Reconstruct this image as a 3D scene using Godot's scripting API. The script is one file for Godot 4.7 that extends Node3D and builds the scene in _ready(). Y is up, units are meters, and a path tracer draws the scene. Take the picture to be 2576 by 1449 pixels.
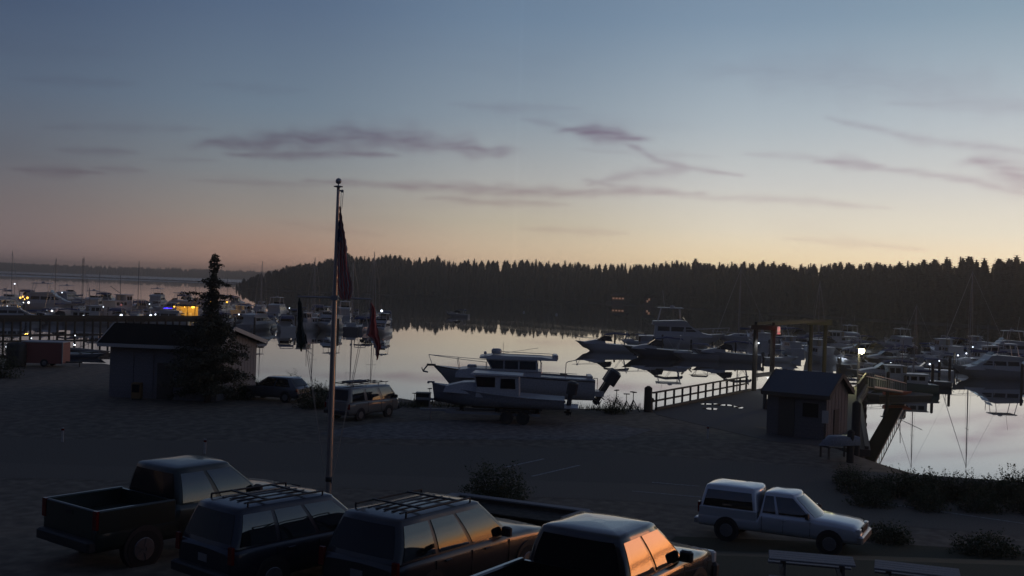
extends Node3D
# A small harbour at dusk, seen from an upper floor: parked trucks, a flagpole, boats on trailers, a pier, two marinas, a wooded shore.

const F := 2700.0                 # focal length in the pixels of a 2576 x 1449 view of the photograph
const EYE := Vector3(0, 7.3, 0)   # the lot lies at y = 0, the water at WATER
const WATER := -3.2
var view := Basis()
var M := {}
var rng := RandomNumberGenerator.new()
var taken := {}

# ---------------------------------------------------------------- pixels to places
func ray(x: float, y: float) -> Vector3:
	return view * Vector3((x - 1288.0) / F, -(y - 724.5) / F, -1.0)

func px(x: float, y: float, d: float) -> Vector3:      # the point of that pixel d metres ahead
	var r := ray(x, y)
	return EYE + r * (d / -r.z)

func pg(x: float, y: float, level := 0.0) -> Vector3:  # the point of that pixel on a level surface
	var r := ray(x, y)
	return EYE + r * ((level - EYE.y) / r.y)

# ---------------------------------------------------------------- mesh building
class MB:
	var st := SurfaceTool.new()
	var n := 0
	func _init() -> void:
		st.begin(Mesh.PRIMITIVE_TRIANGLES)
		st.set_smooth_group(-1)
	func smooth(on: bool) -> MB:
		st.set_smooth_group(0 if on else -1)
		return self
	func color(c: Color) -> void:
		st.set_color(c)
	func tri(a: Vector3, b: Vector3, c: Vector3) -> void:
		st.add_vertex(a); st.add_vertex(b); st.add_vertex(c)
		n += 1
	func quad(a: Vector3, b: Vector3, c: Vector3, d: Vector3) -> void:
		tri(a, b, c); tri(a, c, d)
	func hexa(p: Array) -> void:   # 4 points below, 4 above, same order
		quad(p[0], p[1], p[2], p[3]); quad(p[7], p[6], p[5], p[4])
		for k in 4:
			var j := (k + 1) % 4
			quad(p[k], p[k + 4], p[j + 4], p[j])
	func box(c: Vector3, s: Vector3, b := Basis()) -> MB:
		var p := []
		for y in [-0.5, 0.5]:
			for q in [[-0.5, -0.5], [0.5, -0.5], [0.5, 0.5], [-0.5, 0.5]]:
				p.append(c + b * Vector3(q[0] * s.x, y * s.y, q[1] * s.z))
		hexa(p)
		return self
	func bevel_box(c: Vector3, s: Vector3, r: float, b := Basis()) -> MB:
		# a box whose four long upright and top edges are cut
		var rings := []
		for lv in [[-0.5 * s.y, 0.0], [0.5 * s.y - r, 0.0], [0.5 * s.y, r]]:
			var hx: float = s.x * 0.5 - lv[1]
			var hz: float = s.z * 0.5 - lv[1]
			var ring := PackedVector3Array()
			for q in [[-hx, -hz + r], [-hx + r, -hz], [hx - r, -hz], [hx, -hz + r], [hx, hz - r], [hx - r, hz], [-hx + r, hz], [-hx, hz - r]]:
				ring.append(c + b * Vector3(q[0], lv[0], q[1]))
			ring.reverse()
			rings.append(ring)
		loft(rings, true)
		return self
	func slab(a: Vector3, b: Vector3, c: Vector3, d: Vector3, t: float) -> MB:  # a thin plate on a quad
		var u := (b - a).cross(d - a).normalized() * t * 0.5
		hexa([a - u, b - u, c - u, d - u, a + u, b + u, c + u, d + u])
		return self
	func tube(a: Vector3, b: Vector3, r0: float, r1 := -1.0, k := 6, caps := true) -> MB:
		if r1 < 0.0:
			r1 = r0
		var w := (b - a).normalized()
		var u := w.cross(Vector3.UP if absf(w.y) < 0.9 else Vector3.RIGHT).normalized()
		var v := w.cross(u)
		smooth(true)
		for i in k:
			var p := TAU * i / k
			var q := TAU * (i + 1) / k
			var e := u * cos(p) + v * sin(p)
			var f := u * cos(q) + v * sin(q)
			quad(a + e * r0, b + e * r1, b + f * r1, a + f * r0)
		smooth(false)
		if caps:
			for i in range(1, k - 1):
				var e0 := u
				var e1 := u * cos(TAU * i / k) + v * sin(TAU * i / k)
				var e2 := u * cos(TAU * (i + 1) / k) + v * sin(TAU * (i + 1) / k)
				tri(a + e0 * r0, a + e1 * r0, a + e2 * r0)
				tri(b + e0 * r1, b + e2 * r1, b + e1 * r1)
		return self
	func pipe(pts: Array, r: float, k := 6) -> MB:
		for i in pts.size() - 1:
			tube(pts[i], pts[i + 1], r, r, k)
		return self
	func loft(rings: Array, caps := true, round_ := true) -> MB:
		var k: int = rings[0].size()
		for i in rings.size() - 1:
			for j in k:
				var m := j + 1
				if m == k:
					if not round_:
						continue
					m = 0
				quad(rings[i][j], rings[i + 1][j], rings[i + 1][m], rings[i][m])
		if caps:
			var sg := [0, rings.size() - 1]
			smooth(false)
			for e in sg:
				var c := Vector3.ZERO
				for p in rings[e]:
					c += p
				c /= k
				for j in k:
					if e == 0:
						tri(c, rings[e][j], rings[e][(j + 1) % k])
					else:
						tri(c, rings[e][(j + 1) % k], rings[e][j])
		return self
	func prism(poly: Array, y0: float, w0: float, y1: float, w1: float) -> MB:
		# a side outline [x, y] drawn out across z, its half width going from w0 at y0 to w1 at y1
		var pts := PackedVector2Array()
		for p in poly:
			pts.append(Vector2(p[0], p[1]))
		var ix := Geometry2D.triangulate_polygon(pts)
		var at := func(i: int, s: float) -> Vector3:
			var t := clampf((pts[i].y - y0) / maxf(y1 - y0, 0.001), 0.0, 1.0)
			return Vector3(pts[i].x, pts[i].y, s * lerpf(w0, w1, t))
		for s in [-1.0, 1.0]:
			for k in range(0, ix.size(), 3):
				tri(at.call(ix[k], s), at.call(ix[k + (1 if s > 0 else 2)], s), at.call(ix[k + (2 if s > 0 else 1)], s))
		for i in pts.size():
			var j := (i + 1) % pts.size()
			quad(at.call(i, -1.0), at.call(j, -1.0), at.call(j, 1.0), at.call(i, 1.0))
		return self
	func lathe(c: Vector3, prof: Array, k := 12) -> MB:   # prof: [radius, height]
		smooth(true)
		for i in prof.size() - 1:
			for j in k:
				var p := TAU * j / k
				var q := TAU * (j + 1) / k
				var a := Vector3(cos(p), 0, sin(p))
				var b := Vector3(cos(q), 0, sin(q))
				var r0: float = prof[i][0]
				var r1: float = prof[i + 1][0]
				var y0 := Vector3(0, prof[i][1], 0)
				var y1 := Vector3(0, prof[i + 1][1], 0)
				quad(c + b * r0 + y0, c + b * r1 + y1, c + a * r1 + y1, c + a * r0 + y0)
		smooth(false)
		return self
	func ball(c: Vector3, r: float, k := 10) -> MB:
		var prof := []
		for i in k / 2 + 1:
			var a := PI * i / (k / 2)
			prof.append([maxf(r * sin(a), 0.0005), -r * cos(a)])
		return lathe(c, prof, k)
	func done() -> ArrayMesh:
		st.generate_normals()
		return st.commit()

# ---------------------------------------------------------------- nodes
func numbered(called: String) -> String:
	var k: int = taken.get(called, 0)
	taken[called] = k + 1
	return called if k == 0 else "%s_%03d" % [called, k]

func tag(o: Node3D, label: String, category: String, group := "") -> Node3D:
	o.set_meta("label", label)
	o.set_meta("category", category)
	if group:
		o.set_meta("group", group)
	return o

func thing(called: String, label: String, category: String, at := Vector3.ZERO, turn := 0.0, group := "") -> Node3D:
	var o := Node3D.new()
	o.name = numbered(called)
	add_child(o)
	o.position = at
	o.rotation.y = turn
	return tag(o, label, category, group)

func part(called: String, mb, m: Material, parent: Node3D) -> MeshInstance3D:
	var o := MeshInstance3D.new()
	o.name = called
	o.mesh = mb.done() if mb is MB else mb
	o.material_override = m
	parent.add_child(o, true)
	return o

func solid(called: String, mb, m: Material, label: String, category: String, at := Vector3.ZERO, group := "") -> MeshInstance3D:
	var o := MeshInstance3D.new()
	o.name = numbered(called)
	o.mesh = mb.done() if mb is MB else mb
	o.material_override = m
	add_child(o)
	o.position = at
	tag(o, label, category, group)
	return o

func setting(called: String, mb, m: Material, kind := "structure") -> MeshInstance3D:
	var o := MeshInstance3D.new()
	o.name = numbered(called)
	o.mesh = mb.done() if mb is MB else mb
	o.material_override = m
	add_child(o)
	o.set_meta("kind", kind)
	return o

func copy(o: Node3D, at: Vector3, turn: float, label := "", group := "", size := 1.0) -> Node3D:
	var base: String = o.get_meta("base", o.name)
	var c: Node3D = o.duplicate()
	c.name = numbered(base)
	add_child(c)
	c.position = at
	c.rotation = Vector3(0, turn, 0)
	c.scale = Vector3.ONE * size
	if label:
		c.set_meta("label", label)
	if group:
		c.set_meta("group", group)
	return c

# ---------------------------------------------------------------- materials
func paint(called: String, c: Color, rough := 0.7, metal := 0.0, spec := 0.5) -> StandardMaterial3D:   # c: linear base colour
	var m := StandardMaterial3D.new()
	m.resource_name = called
	m.albedo_color = c.linear_to_srgb()
	m.roughness = rough
	m.metallic = metal
	m.metallic_specular = spec
	M[called] = m
	return m

func noise_tex(freq: float, oct: int, lo: float, hi: float, sd: int, size := 512, warp := false) -> NoiseTexture2D:
	var n := FastNoiseLite.new()
	n.seed = sd
	n.frequency = freq
	n.noise_type = FastNoiseLite.TYPE_SIMPLEX_SMOOTH
	n.fractal_octaves = oct
	n.domain_warp_enabled = warp
	var t := NoiseTexture2D.new()
	t.width = size
	t.height = size
	t.seamless = true
	t.noise = n
	var g := Gradient.new()
	g.set_color(0, Color(lo, lo, lo))
	g.set_color(1, Color(hi, hi, hi))
	t.color_ramp = g
	return t

func grain(m: StandardMaterial3D, tex: Texture2D, scale: Vector3, bump := 0.0) -> StandardMaterial3D:
	m.albedo_texture = tex
	m.uv1_triplanar = true
	m.uv1_world_triplanar = true
	m.uv1_scale = scale
	if bump != 0.0:
		m.heightmap_enabled = true
		m.heightmap_texture = tex
		m.heightmap_scale = bump
	return m

func glow(called: String, c: Color, energy: float) -> StandardMaterial3D:
	var m := paint(called, Color(0.8, 0.8, 0.8), 0.4)
	m.emission_enabled = true
	m.emission = c
	m.emission_energy_multiplier = energy
	return m

func coat(m: StandardMaterial3D, amount := 1.0, rough := 0.05) -> StandardMaterial3D:
	m.clearcoat_enabled = true
	m.clearcoat = amount
	m.clearcoat_roughness = rough
	return m

func lamp_light(parent: Node3D, at: Vector3, c: Color, energy: float, size := 0.1, reach := 40.0) -> void:
	var l := OmniLight3D.new()
	l.name = "lamp_light"
	l.light_color = c
	l.light_energy = energy
	l.light_size = size
	l.omni_range = reach
	l.omni_attenuation = 2.0
	l.shadow_enabled = true
	parent.add_child(l, true)
	l.position = at

func materials() -> void:
	var fine := noise_tex(0.06, 4, 0.72, 1.0, 3)
	var coarse := noise_tex(0.015, 5, 0.55, 1.0, 5, 1024, true)
	var wood := noise_tex(0.05, 4, 0.6, 1.0, 9)
	grain(paint("gravel", Color(0.2, 0.168, 0.126), 0.95), coarse, Vector3.ONE * 0.09, 0.25)
	grain(paint("asphalt", Color(0.16, 0.136, 0.104), 0.9), fine, Vector3.ONE * 0.35, 0.15)
	grain(paint("pale_gravel", Color(0.23, 0.215, 0.2), 0.95), coarse, Vector3.ONE * 0.13, 0.25)
	grain(paint("bank_earth", Color(0.07, 0.062, 0.05), 1.0), coarse, Vector3.ONE * 0.2, 3.0)
	grain(paint("forest_floor", Color(0.05, 0.052, 0.035), 1.0), coarse, Vector3.ONE * 0.03)
	grain(paint("turf", Color(0.07, 0.072, 0.04), 1.0), fine, Vector3.ONE * 0.5, 2.0)
	grain(paint("line_paint", Color(0.42, 0.42, 0.42), 0.8), coarse, Vector3.ONE * 0.4)
	grain(paint("rock", Color(0.16, 0.155, 0.15), 0.95), coarse, Vector3.ONE * 0.1, 4.0)
	grain(paint("old_wood", Color(0.15, 0.13, 0.11), 0.85), wood, Vector3(2.5, 0.4, 2.5), 0.6)
	grain(paint("deck_wood", Color(0.13, 0.12, 0.115), 0.9), wood, Vector3(0.5, 2.0, 2.5), 0.6)
	grain(paint("pale_wood", Color(0.34, 0.34, 0.35), 0.8), wood, Vector3(0.7, 2.5, 2.5), 0.4)
	grain(paint("pile_wood", Color(0.075, 0.062, 0.05), 0.9), wood, Vector3(3, 0.3, 3), 1.0)
	grain(paint("bark", Color(0.07, 0.05, 0.04), 0.95), wood, Vector3(4, 0.6, 4), 1.0)
	grain(paint("shed_siding", Color(0.31, 0.295, 0.31), 0.75), wood, Vector3(1.5, 0.3, 1.5))
	grain(paint("grey_siding", Color(0.21, 0.2, 0.21), 0.8), wood, Vector3(1.5, 0.3, 1.5))
	grain(paint("dark_siding", Color(0.09, 0.085, 0.085), 0.85), wood, Vector3(1.5, 0.3, 1.5))
	grain(paint("shingle", Color(0.032, 0.03, 0.028), 1.0, 0.0, 0.2), fine, Vector3.ONE * 0.8, 0.5)
	grain(paint("slate_roof", Color(0.1, 0.115, 0.145), 0.7), fine, Vector3.ONE * 0.8, 0.5)
	grain(paint("trim_white", Color(0.55, 0.53, 0.52), 0.6), fine, Vector3.ONE * 0.6)
	grain(paint("red_panel", Color(0.34, 0.12, 0.1), 0.6), fine, Vector3.ONE * 0.4)
	grain(paint("gelcoat", Color(0.5, 0.51, 0.54), 0.3), fine, Vector3.ONE * 0.3)
	grain(paint("old_gelcoat", Color(0.27, 0.28, 0.31), 0.45), fine, Vector3.ONE * 0.3)
	paint("bottom_paint", Color(0.035, 0.04, 0.06), 0.7)
	paint("blue_canvas", Color(0.03, 0.05, 0.13), 0.9)
	paint("tan_canvas", Color(0.3, 0.25, 0.18), 0.9)
	paint("dark_hull", Color(0.03, 0.045, 0.075), 0.3)
	paint("green_hull", Color(0.05, 0.09, 0.085), 0.4)
	paint("orange_hull", Color(0.55, 0.13, 0.06), 0.45)
	paint("steel", Color(0.5, 0.5, 0.52), 0.35, 0.9)
	paint("galvanised", Color(0.3, 0.31, 0.33), 0.5, 0.7)
	paint("black_metal", Color(0.03, 0.03, 0.033), 0.5, 0.3)
	paint("alloy", Color(0.22, 0.22, 0.23), 0.5, 0.8)
	paint("rubber", Color(0.02, 0.02, 0.021), 0.85)
	paint("plastic", Color(0.025, 0.025, 0.028), 0.6)
	paint("outboard_paint", Color(0.045, 0.048, 0.055), 0.35)
	coat(paint("glass", Color(0.008, 0.009, 0.01), 0.04, 0.0, 0.7), 1.0, 0.02)
	paint("cabin_glass", Color(0.012, 0.014, 0.018), 0.06, 0.0, 0.4)
	coat(paint("black_paint", Color(0.012, 0.012, 0.014), 0.25, 0.2, 0.6))
	coat(paint("charcoal_paint", Color(0.03, 0.031, 0.036), 0.38, 0.15, 0.5), 0.6, 0.06)
	coat(paint("navy_paint", Color(0.016, 0.02, 0.034), 0.38, 0.15, 0.5), 0.6, 0.06)
	coat(paint("green_paint", Color(0.02, 0.03, 0.026), 0.38, 0.15, 0.5), 0.6, 0.06)
	coat(paint("silver_paint", Color(0.5, 0.53, 0.58), 0.3, 0.35, 0.5))
	coat(paint("tan_paint", Color(0.17, 0.16, 0.15), 0.4, 0.0, 0.5))
	coat(paint("grey_paint", Color(0.08, 0.085, 0.1), 0.4, 0.1, 0.5))
	paint("lamp_lens", Color(0.55, 0.55, 0.55), 0.1)
	paint("red_lens", Color(0.14, 0.012, 0.012), 0.15)
	paint("amber_box", Color(0.16, 0.1, 0.04), 0.6)
	paint("pole_white", Color(0.38, 0.37, 0.38), 0.32, 0.75)
	paint("rope", Color(0.35, 0.33, 0.3), 0.9)
	var foliage := paint("leaves", Color(0.04, 0.05, 0.027), 0.8)
	foliage.backlight_enabled = true
	foliage.backlight = Color(0.12, 0.16, 0.06)
	paint("needles", Color(0.05, 0.055, 0.036), 0.85)
	var cloth := paint("flag_cloth", Color(1, 1, 1), 0.9)
	cloth.vertex_color_use_as_albedo = true
	cloth.backlight_enabled = true
	cloth.backlight = Color(0.35, 0.35, 0.35)
	glow("lamp_glow", Color(1.0, 0.98, 0.76), 30.0)
	glow("dock_glow", Color(0.92, 0.96, 1.0), 2.6)
	glow("warm_glow", Color(1.0, 0.72, 0.22), 4.0)
	glow("window_glow", Color(1.0, 0.66, 0.3), 0.14)
	glow("violet_glow", Color(0.16, 0.1, 1.0), 2.2)
	glow("red_glow", Color(1.0, 0.25, 0.15), 0.15)
	glow("pink_glow", Color(1.0, 0.74, 0.68), 0.18)
	var w := paint("water_surface", Color(0.012, 0.018, 0.02), 0.02, 0.0, 0.5)
	coat(w, 1.0, 0.01)
	var wn := FastNoiseLite.new()
	wn.seed = 21
	wn.frequency = 0.02
	wn.fractal_octaves = 4
	var wt := NoiseTexture2D.new()
	wt.width = 1024
	wt.height = 1024
	wt.seamless = true
	wt.noise = wn
	wt.as_normal_map = true
	wt.bump_strength = 2.0
	for nm in ["water_surface", "ruffled_water", "sea_water"]:
		if nm != "water_surface":
			coat(paint(nm, Color(0.012, 0.018, 0.02), 0.02, 0.0, 0.5), 1.0, 0.01)
		var m: StandardMaterial3D = M[nm]
		m.normal_enabled = true
		m.normal_texture = wt
		m.uv1_triplanar = true
		m.uv1_world_triplanar = true
	M.sea_water.roughness = 0.38
	M.sea_water.clearcoat_roughness = 0.38
	M.water_surface.normal_scale = 0.012
	M.water_surface.uv1_scale = Vector3.ONE * 0.045
	M.ruffled_water.normal_scale = 0.16
	M.ruffled_water.uv1_scale = Vector3.ONE * 0.11
	M.sea_water.normal_scale = 0.3
	M.sea_water.uv1_scale = Vector3.ONE * 0.02
	var pd := paint("puddle_water", Color(0.02, 0.02, 0.022), 0.02, 0.0, 0.5)
	coat(pd, 1.0, 0.01)

# ---------------------------------------------------------------- sky
const AZ := [-118.0, -75.0, -26.0, -13.0, 0.0, 12.0, 25.0, 42.0, 62.0, 82.0, 110.0, 160.0, 242.0]
const EL := [0.0, 1.6, 3.3, 5.6, 8.8, 14.0, 26.0, 48.0, 90.0]
const SKY := [   # sRGB of 255 for each azimuth (right of the view is positive) and height
	[[67, 62, 70], [67, 63, 72], [66, 64, 76], [64, 66, 82], [61, 66, 87], [59, 68, 94], [51, 63, 89], [54, 62, 85], [52, 59, 74]],
	[[74, 67, 72], [74, 68, 74], [72, 70, 78], [71, 74, 86], [66, 74, 91], [61, 72, 97], [51, 63, 90], [54, 62, 85], [52, 59, 74]],
	[[143, 121, 121], [131, 116, 116], [119, 111, 113], [103, 107, 116], [90, 103, 121], [70, 86, 112], [60, 74, 104], [57, 68, 92], [52, 59, 74]],
	[[198, 152, 132], [176, 144, 127], [153, 143, 135], [131, 136, 140], [110, 126, 142], [88, 106, 131], [66, 83, 114], [60, 71, 95], [52, 59, 74]],
	[[253, 213, 174], [227, 201, 169], [197, 186, 166], [173, 174, 173], [140, 153, 165], [110, 131, 154], [77, 94, 124], [62, 72, 98], [52, 59, 74]],
	[[296, 255, 201], [265, 239, 195], [236, 225, 204], [206, 206, 203], [173, 184, 192], [128, 149, 170], [85, 103, 134], [64, 76, 101], [52, 59, 74]],
	[[316, 273, 218], [282, 254, 210], [247, 236, 214], [217, 215, 210], [187, 195, 201], [138, 159, 176], [90, 108, 139], [67, 78, 103], [52, 59, 74]],
	[[339, 256, 160], [306, 244, 169], [265, 231, 188], [227, 216, 202], [189, 195, 196], [142, 162, 177], [93, 112, 141], [68, 80, 105], [52, 59, 74]],
	[[427, 254, 127], [374, 246, 137], [286, 220, 153], [229, 204, 177], [185, 185, 183], [140, 158, 172], [92, 109, 139], [67, 78, 103], [52, 59, 74]],
	[[355, 227, 129], [315, 215, 133], [246, 197, 147], [206, 192, 173], [173, 176, 177], [130, 148, 165], [86, 104, 134], [65, 77, 102], [52, 59, 74]],
	[[203, 158, 127], [187, 152, 126], [170, 154, 138], [152, 151, 149], [130, 139, 149], [101, 118, 140], [71, 87, 118], [61, 71, 96], [52, 59, 74]],
	[[80, 70, 73], [80, 72, 75], [78, 74, 81], [75, 78, 88], [70, 77, 94], [63, 75, 100], [52, 65, 91], [54, 62, 85], [52, 59, 74]],
	[[67, 62, 70], [67, 63, 72], [66, 64, 76], [64, 66, 82], [61, 66, 87], [59, 68, 94], [51, 63, 89], [54, 62, 85], [52, 59, 74]],
]
# streaks of cloud: points of the photograph, half thickness in its pixels, strength
const STREAKS := [
	[[540, 366], [680, 356], [860, 346], [1000, 350], [1120, 362], [1250, 384], 21, 0.46], [[590, 390], [760, 386], [900, 384], [985, 392], 10, 0.42], [[760, 340], [930, 326], [1060, 338], 13, 0.2],
	[[1432, 326], [1490, 334], [1545, 341], [1600, 350], 14, 0.6], [[1540, 350], [1600, 372], [1650, 402], [1730, 424], [1860, 440], 6, 0.32], [[1320, 300], [1420, 320], 7, 0.16],
	[[780, 458], [1000, 466], [1200, 476], [1420, 484], [1600, 482], [1760, 486], 9, 0.34], [[1080, 498], [1260, 510], [1420, 514], 8, 0.22], [[1490, 462], [1560, 444], [1680, 428], [1760, 430], 10, 0.24], [[1480, 452], [1560, 478], [1700, 480], 8, 0.26],
	[[2060, 403], [2140, 409], [2210, 420], 9, 0.34], [[2180, 424], [2300, 432], [2420, 450], [2560, 482], [2620, 498], 7, 0.26], [[2470, 408], [2540, 436], [2640, 478], 20, 0.34], [[1880, 388], [2080, 396], 6, 0.16],
	[[2090, 296], [2200, 322], [2320, 352], [2480, 372], [2620, 388], 8, 0.2], [[50, 424], [130, 433], [240, 436], 10, 0.3], [[160, 378], [240, 380], [330, 384], 8, 0.22], [[230, 422], [360, 430], 5, 0.18], [[400, 400], [540, 404], 4, 0.14],
	[[1320, 576], [1450, 580], [1570, 590], 7, 0.16], [[1720, 494], [1900, 500], [2060, 508], [2230, 524], 7, 0.18], [[1980, 600], [2140, 612], [2320, 628], 7, 0.13], [[480, 452], [700, 462], [900, 470], 5, 0.15],
	[[1140, 262], [1300, 270], [1440, 273], 8, 0.12], [[1850, 180], [2100, 190], [2350, 220], [2600, 260], 40, 0.1], [[2260, 262], [2420, 262], [2620, 275], 16, 0.14], [[40, 196], [330, 214], 9, 0.1], [[520, 214], [760, 228], 9, 0.08], [[120, 318], [520, 324], 7, 0.12], [[700, 560], [960, 590], 8, 0.1], [[1460, 376], [1800, 394], 6, 0.1],
]

func sky_at(az: float, el: float) -> Vector3:
	var i := 0
	while i < AZ.size() - 2 and az > AZ[i + 1]:
		i += 1
	var j := 0
	while j < EL.size() - 2 and el > EL[j + 1]:
		j += 1
	var s := smoothstep(0.0, 1.0, clampf((az - AZ[i]) / (AZ[i + 1] - AZ[i]), 0.0, 1.0)) * 0.5 + clampf((az - AZ[i]) / (AZ[i + 1] - AZ[i]), 0.0, 1.0) * 0.5
	var t := clampf((el - EL[j]) / (EL[j + 1] - EL[j]), 0.0, 1.0)
	var c := Vector3.ZERO
	for k in 3:
		var lo := lerpf(SKY[i][j][k], SKY[i + 1][j][k], s)
		var hi := lerpf(SKY[i][j + 1][k], SKY[i + 1][j + 1][k], s)
		c[k] = pow(lerpf(lo, hi, t) / 255.0, 2.2)
	return c

func build_sky() -> Image:
	var w := 1024
	var h := 512
	var im := Image.create_empty(w, h, false, Image.FORMAT_RGBF)
	var haze := FastNoiseLite.new()
	haze.seed = 4
	haze.frequency = 1.0
	haze.fractal_octaves = 4
	var low := sky_at(0.0, 0.0) * 0.25
	for y in h:
		var el := 90.0 - (y + 0.5) * 180.0 / h
		for x in w:
			var az := (x + 0.5) * 360.0 / w      # straight ahead lies at the left edge of the panorama
			if az > 242.0:
				az -= 360.0
			if el < -1.5:
				im.set_pixel(x, y, Color(low.x, low.y, low.z))
				continue
			var c := sky_at(az, maxf(el, 0.0))
			if el > 0.0 and el < 60.0:
				var r := deg_to_rad(az)
				var v := haze.get_noise_3d(2.2 * sin(r), 2.2 * cos(r), el * 0.28)
				var k := smoothstep(0.08, 0.55, v) * 0.16 * smoothstep(0.5, 5.0, el) * (1.0 - smoothstep(30.0, 60.0, el))
				c = c.lerp(Vector3(c.x * 0.72, c.y * 0.64, c.z * 0.7), k)
			im.set_pixel(x, y, Color(c.x, c.y, c.z))
	im.resize(4096, 2048, Image.INTERPOLATE_CUBIC)
	# the streaks
	var n := FastNoiseLite.new()
	n.seed = 8
	n.frequency = 1.0
	n.fractal_octaves = 2
	var dens := {}
	for s in STREAKS:
		var pts := []
		for k in s.size() - 2:
			var r := ray(s[k][0], s[k][1])
			pts.append(Vector2(rad_to_deg(atan2(r.x, -r.z)), rad_to_deg(atan2(r.y, Vector2(r.x, r.z).length()))))
		var half: float = rad_to_deg(s[s.size() - 2] / F)
		var strength: float = s[s.size() - 1]
		var total := 0.0
		for k in pts.size() - 1:
			total += pts[k].distance_to(pts[k + 1])
		var run := 0.0
		for k in pts.size() - 1:
			var a: Vector2 = pts[k]
			var b: Vector2 = pts[k + 1]
			var len := a.distance_to(b)
			var x0 := int((minf(a.x, b.x) - half * 4.0 + 360.0) * 4096.0 / 360.0)
			var x1 := int((maxf(a.x, b.x) + half * 4.0 + 360.0) * 4096.0 / 360.0)
			var y0 := int((90.0 - maxf(a.y, b.y) - half * 3.0) * 2048.0 / 180.0)
			var y1 := int((90.0 - minf(a.y, b.y) + half * 3.0) * 2048.0 / 180.0) + 1
			for y in range(y0, y1):
				for x in range(x0, x1):
					var p := Vector2((x + 0.5) * 360.0 / 4096.0 - 360.0, 90.0 - (y + 0.5) * 180.0 / 2048.0)
					p.y += n.get_noise_2d(p.x * 0.28, p.y * 0.7 + 40.0) * half * 0.6
					var t := clampf((p - a).dot(b - a) / (len * len), 0.0, 1.0)
					var q := a.lerp(b, t)
					var along := (run + t * len) / total
					var fat := half * (0.45 + 0.9 * sin(PI * clampf(along, 0.02, 0.98))) * (1.0 + 0.45 * n.get_noise_2d(p.x * 0.5, 9.0))
					var dx := (p.x - q.x) / (half * 3.0)
					var dy := (p.y - q.y) / maxf(fat, 0.02)
					var d := strength * exp(-dx * dx * 2.0 - dy * dy) * (0.95 + 0.5 * n.get_noise_2d(p.x * 0.45, p.y * 3.0))
					if d > 0.004:
						var key := y * 4096 + x % 4096
						dens[key] = maxf(dens.get(key, 0.0), d)
			run += len
	for key in dens:
		var x: int = key % 4096
		var y: int = key / 4096
		var c := im.get_pixel(x, y)
		var d: float = minf(1.15 * dens[key], 0.8)
		im.set_pixel(x, y, Color(c.r * (1.0 - 0.56 * d), c.g * (1.0 - 0.74 * d), c.b * (1.0 - 0.62 * d)))
	return im

# ---------------------------------------------------------------- start
func _ready() -> void:
	view = Basis.from_euler(Vector3(deg_to_rad(-0.163), 0, 0)) * Basis.from_euler(Vector3(0, 0, deg_to_rad(1.9)))
	var cam := Camera3D.new()
	cam.name = "camera"
	cam.transform = Transform3D(view, EYE)
	cam.fov = rad_to_deg(2.0 * atan(724.5 / F))
	cam.near = 0.5
	cam.far = 20000.0
	add_child(cam)
	cam.current = true
	var sky_mat := PanoramaSkyMaterial.new()
	sky_mat.panorama = ImageTexture.create_from_image(build_sky())
	sky_mat.energy_multiplier = 1.0
	var sky := Sky.new()
	sky.sky_material = sky_mat
	var env := Environment.new()
	env.background_mode = Environment.BG_SKY
	env.sky = sky
	env.tonemap_mode = Environment.TONE_MAPPER_LINEAR
	env.tonemap_exposure = 1.0
	env.sdfgi_enabled = true
	env.ssao_enabled = true
	env.ssil_enabled = true
	env.volumetric_fog_enabled = true      # thin evening haze that scatters the glow of the west forward
	env.volumetric_fog_density = 0.00034
	env.volumetric_fog_anisotropy = 0.72
	env.volumetric_fog_albedo = Color(0.96, 0.9, 0.84)
	var we := WorldEnvironment.new()
	we.name = "world"
	we.environment = env
	add_child(we)
	var sun := DirectionalLight3D.new()
	sun.name = "afterglow"
	sun.light_color = Color(1.0, 0.6, 0.36)
	sun.light_energy = 0.05
	sun.light_angular_distance = 14.0
	sun.shadow_enabled = true
	add_child(sun)
	var az := deg_to_rad(62.0)
	sun.look_at_from_position(Vector3.ZERO, -Vector3(sin(az), 0.06, -cos(az)))
	materials()
	build_ground()
	build_inn()
	build_added_slope()
	build_water()
	build_shores()
	print("setting done")
	build_pier()
	build_sheds()
	build_trees()
	print("pier, sheds, trees done")
	build_vehicles()
	build_trailer_boats()
	print("vehicles done")
	build_flagpole()
	build_left_marina()
	build_right_marina()
	build_yard_things()

# ---------------------------------------------------------------- ground
const SHORE := [[-260.0, 120.0], [-110.0, 98.0], [-60.0, 91.0], [-40.0, 87.0], [-27.0, 83.0], [-18.0, 75.0], [-10.0, 69.0], [-6.0, 66.0], [4.0, 65.0], [9.0, 66.0], [12.0, 62.0], [15.0, 55.0], [17.0, 48.0], [19.0, 44.0], [24.0, 42.0], [40.0, 40.0], [90.0, 36.0], [260.0, 30.0]]

func shore(x: float) -> float:
	for i in SHORE.size() - 1:
		if x <= SHORE[i + 1][0]:
			return lerpf(SHORE[i][1], SHORE[i + 1][1], clampf((x - SHORE[i][0]) / (SHORE[i + 1][0] - SHORE[i][0]), 0.0, 1.0))
	return 30.0

const RISE := [[-500.0, 0.85], [21.0, 0.85], [27.0, 0.66], [32.3, -0.5], [43.0, -0.5], [52.0, 0.0], [500.0, 0.0]]   # height of the lot by the distance ahead

func rise(d: float) -> float:
	for i in RISE.size() - 1:
		if d <= RISE[i + 1][0]:
			return lerpf(RISE[i][1], RISE[i + 1][1], (d - RISE[i][0]) / (RISE[i + 1][0] - RISE[i][0]))
	return 0.0

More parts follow.
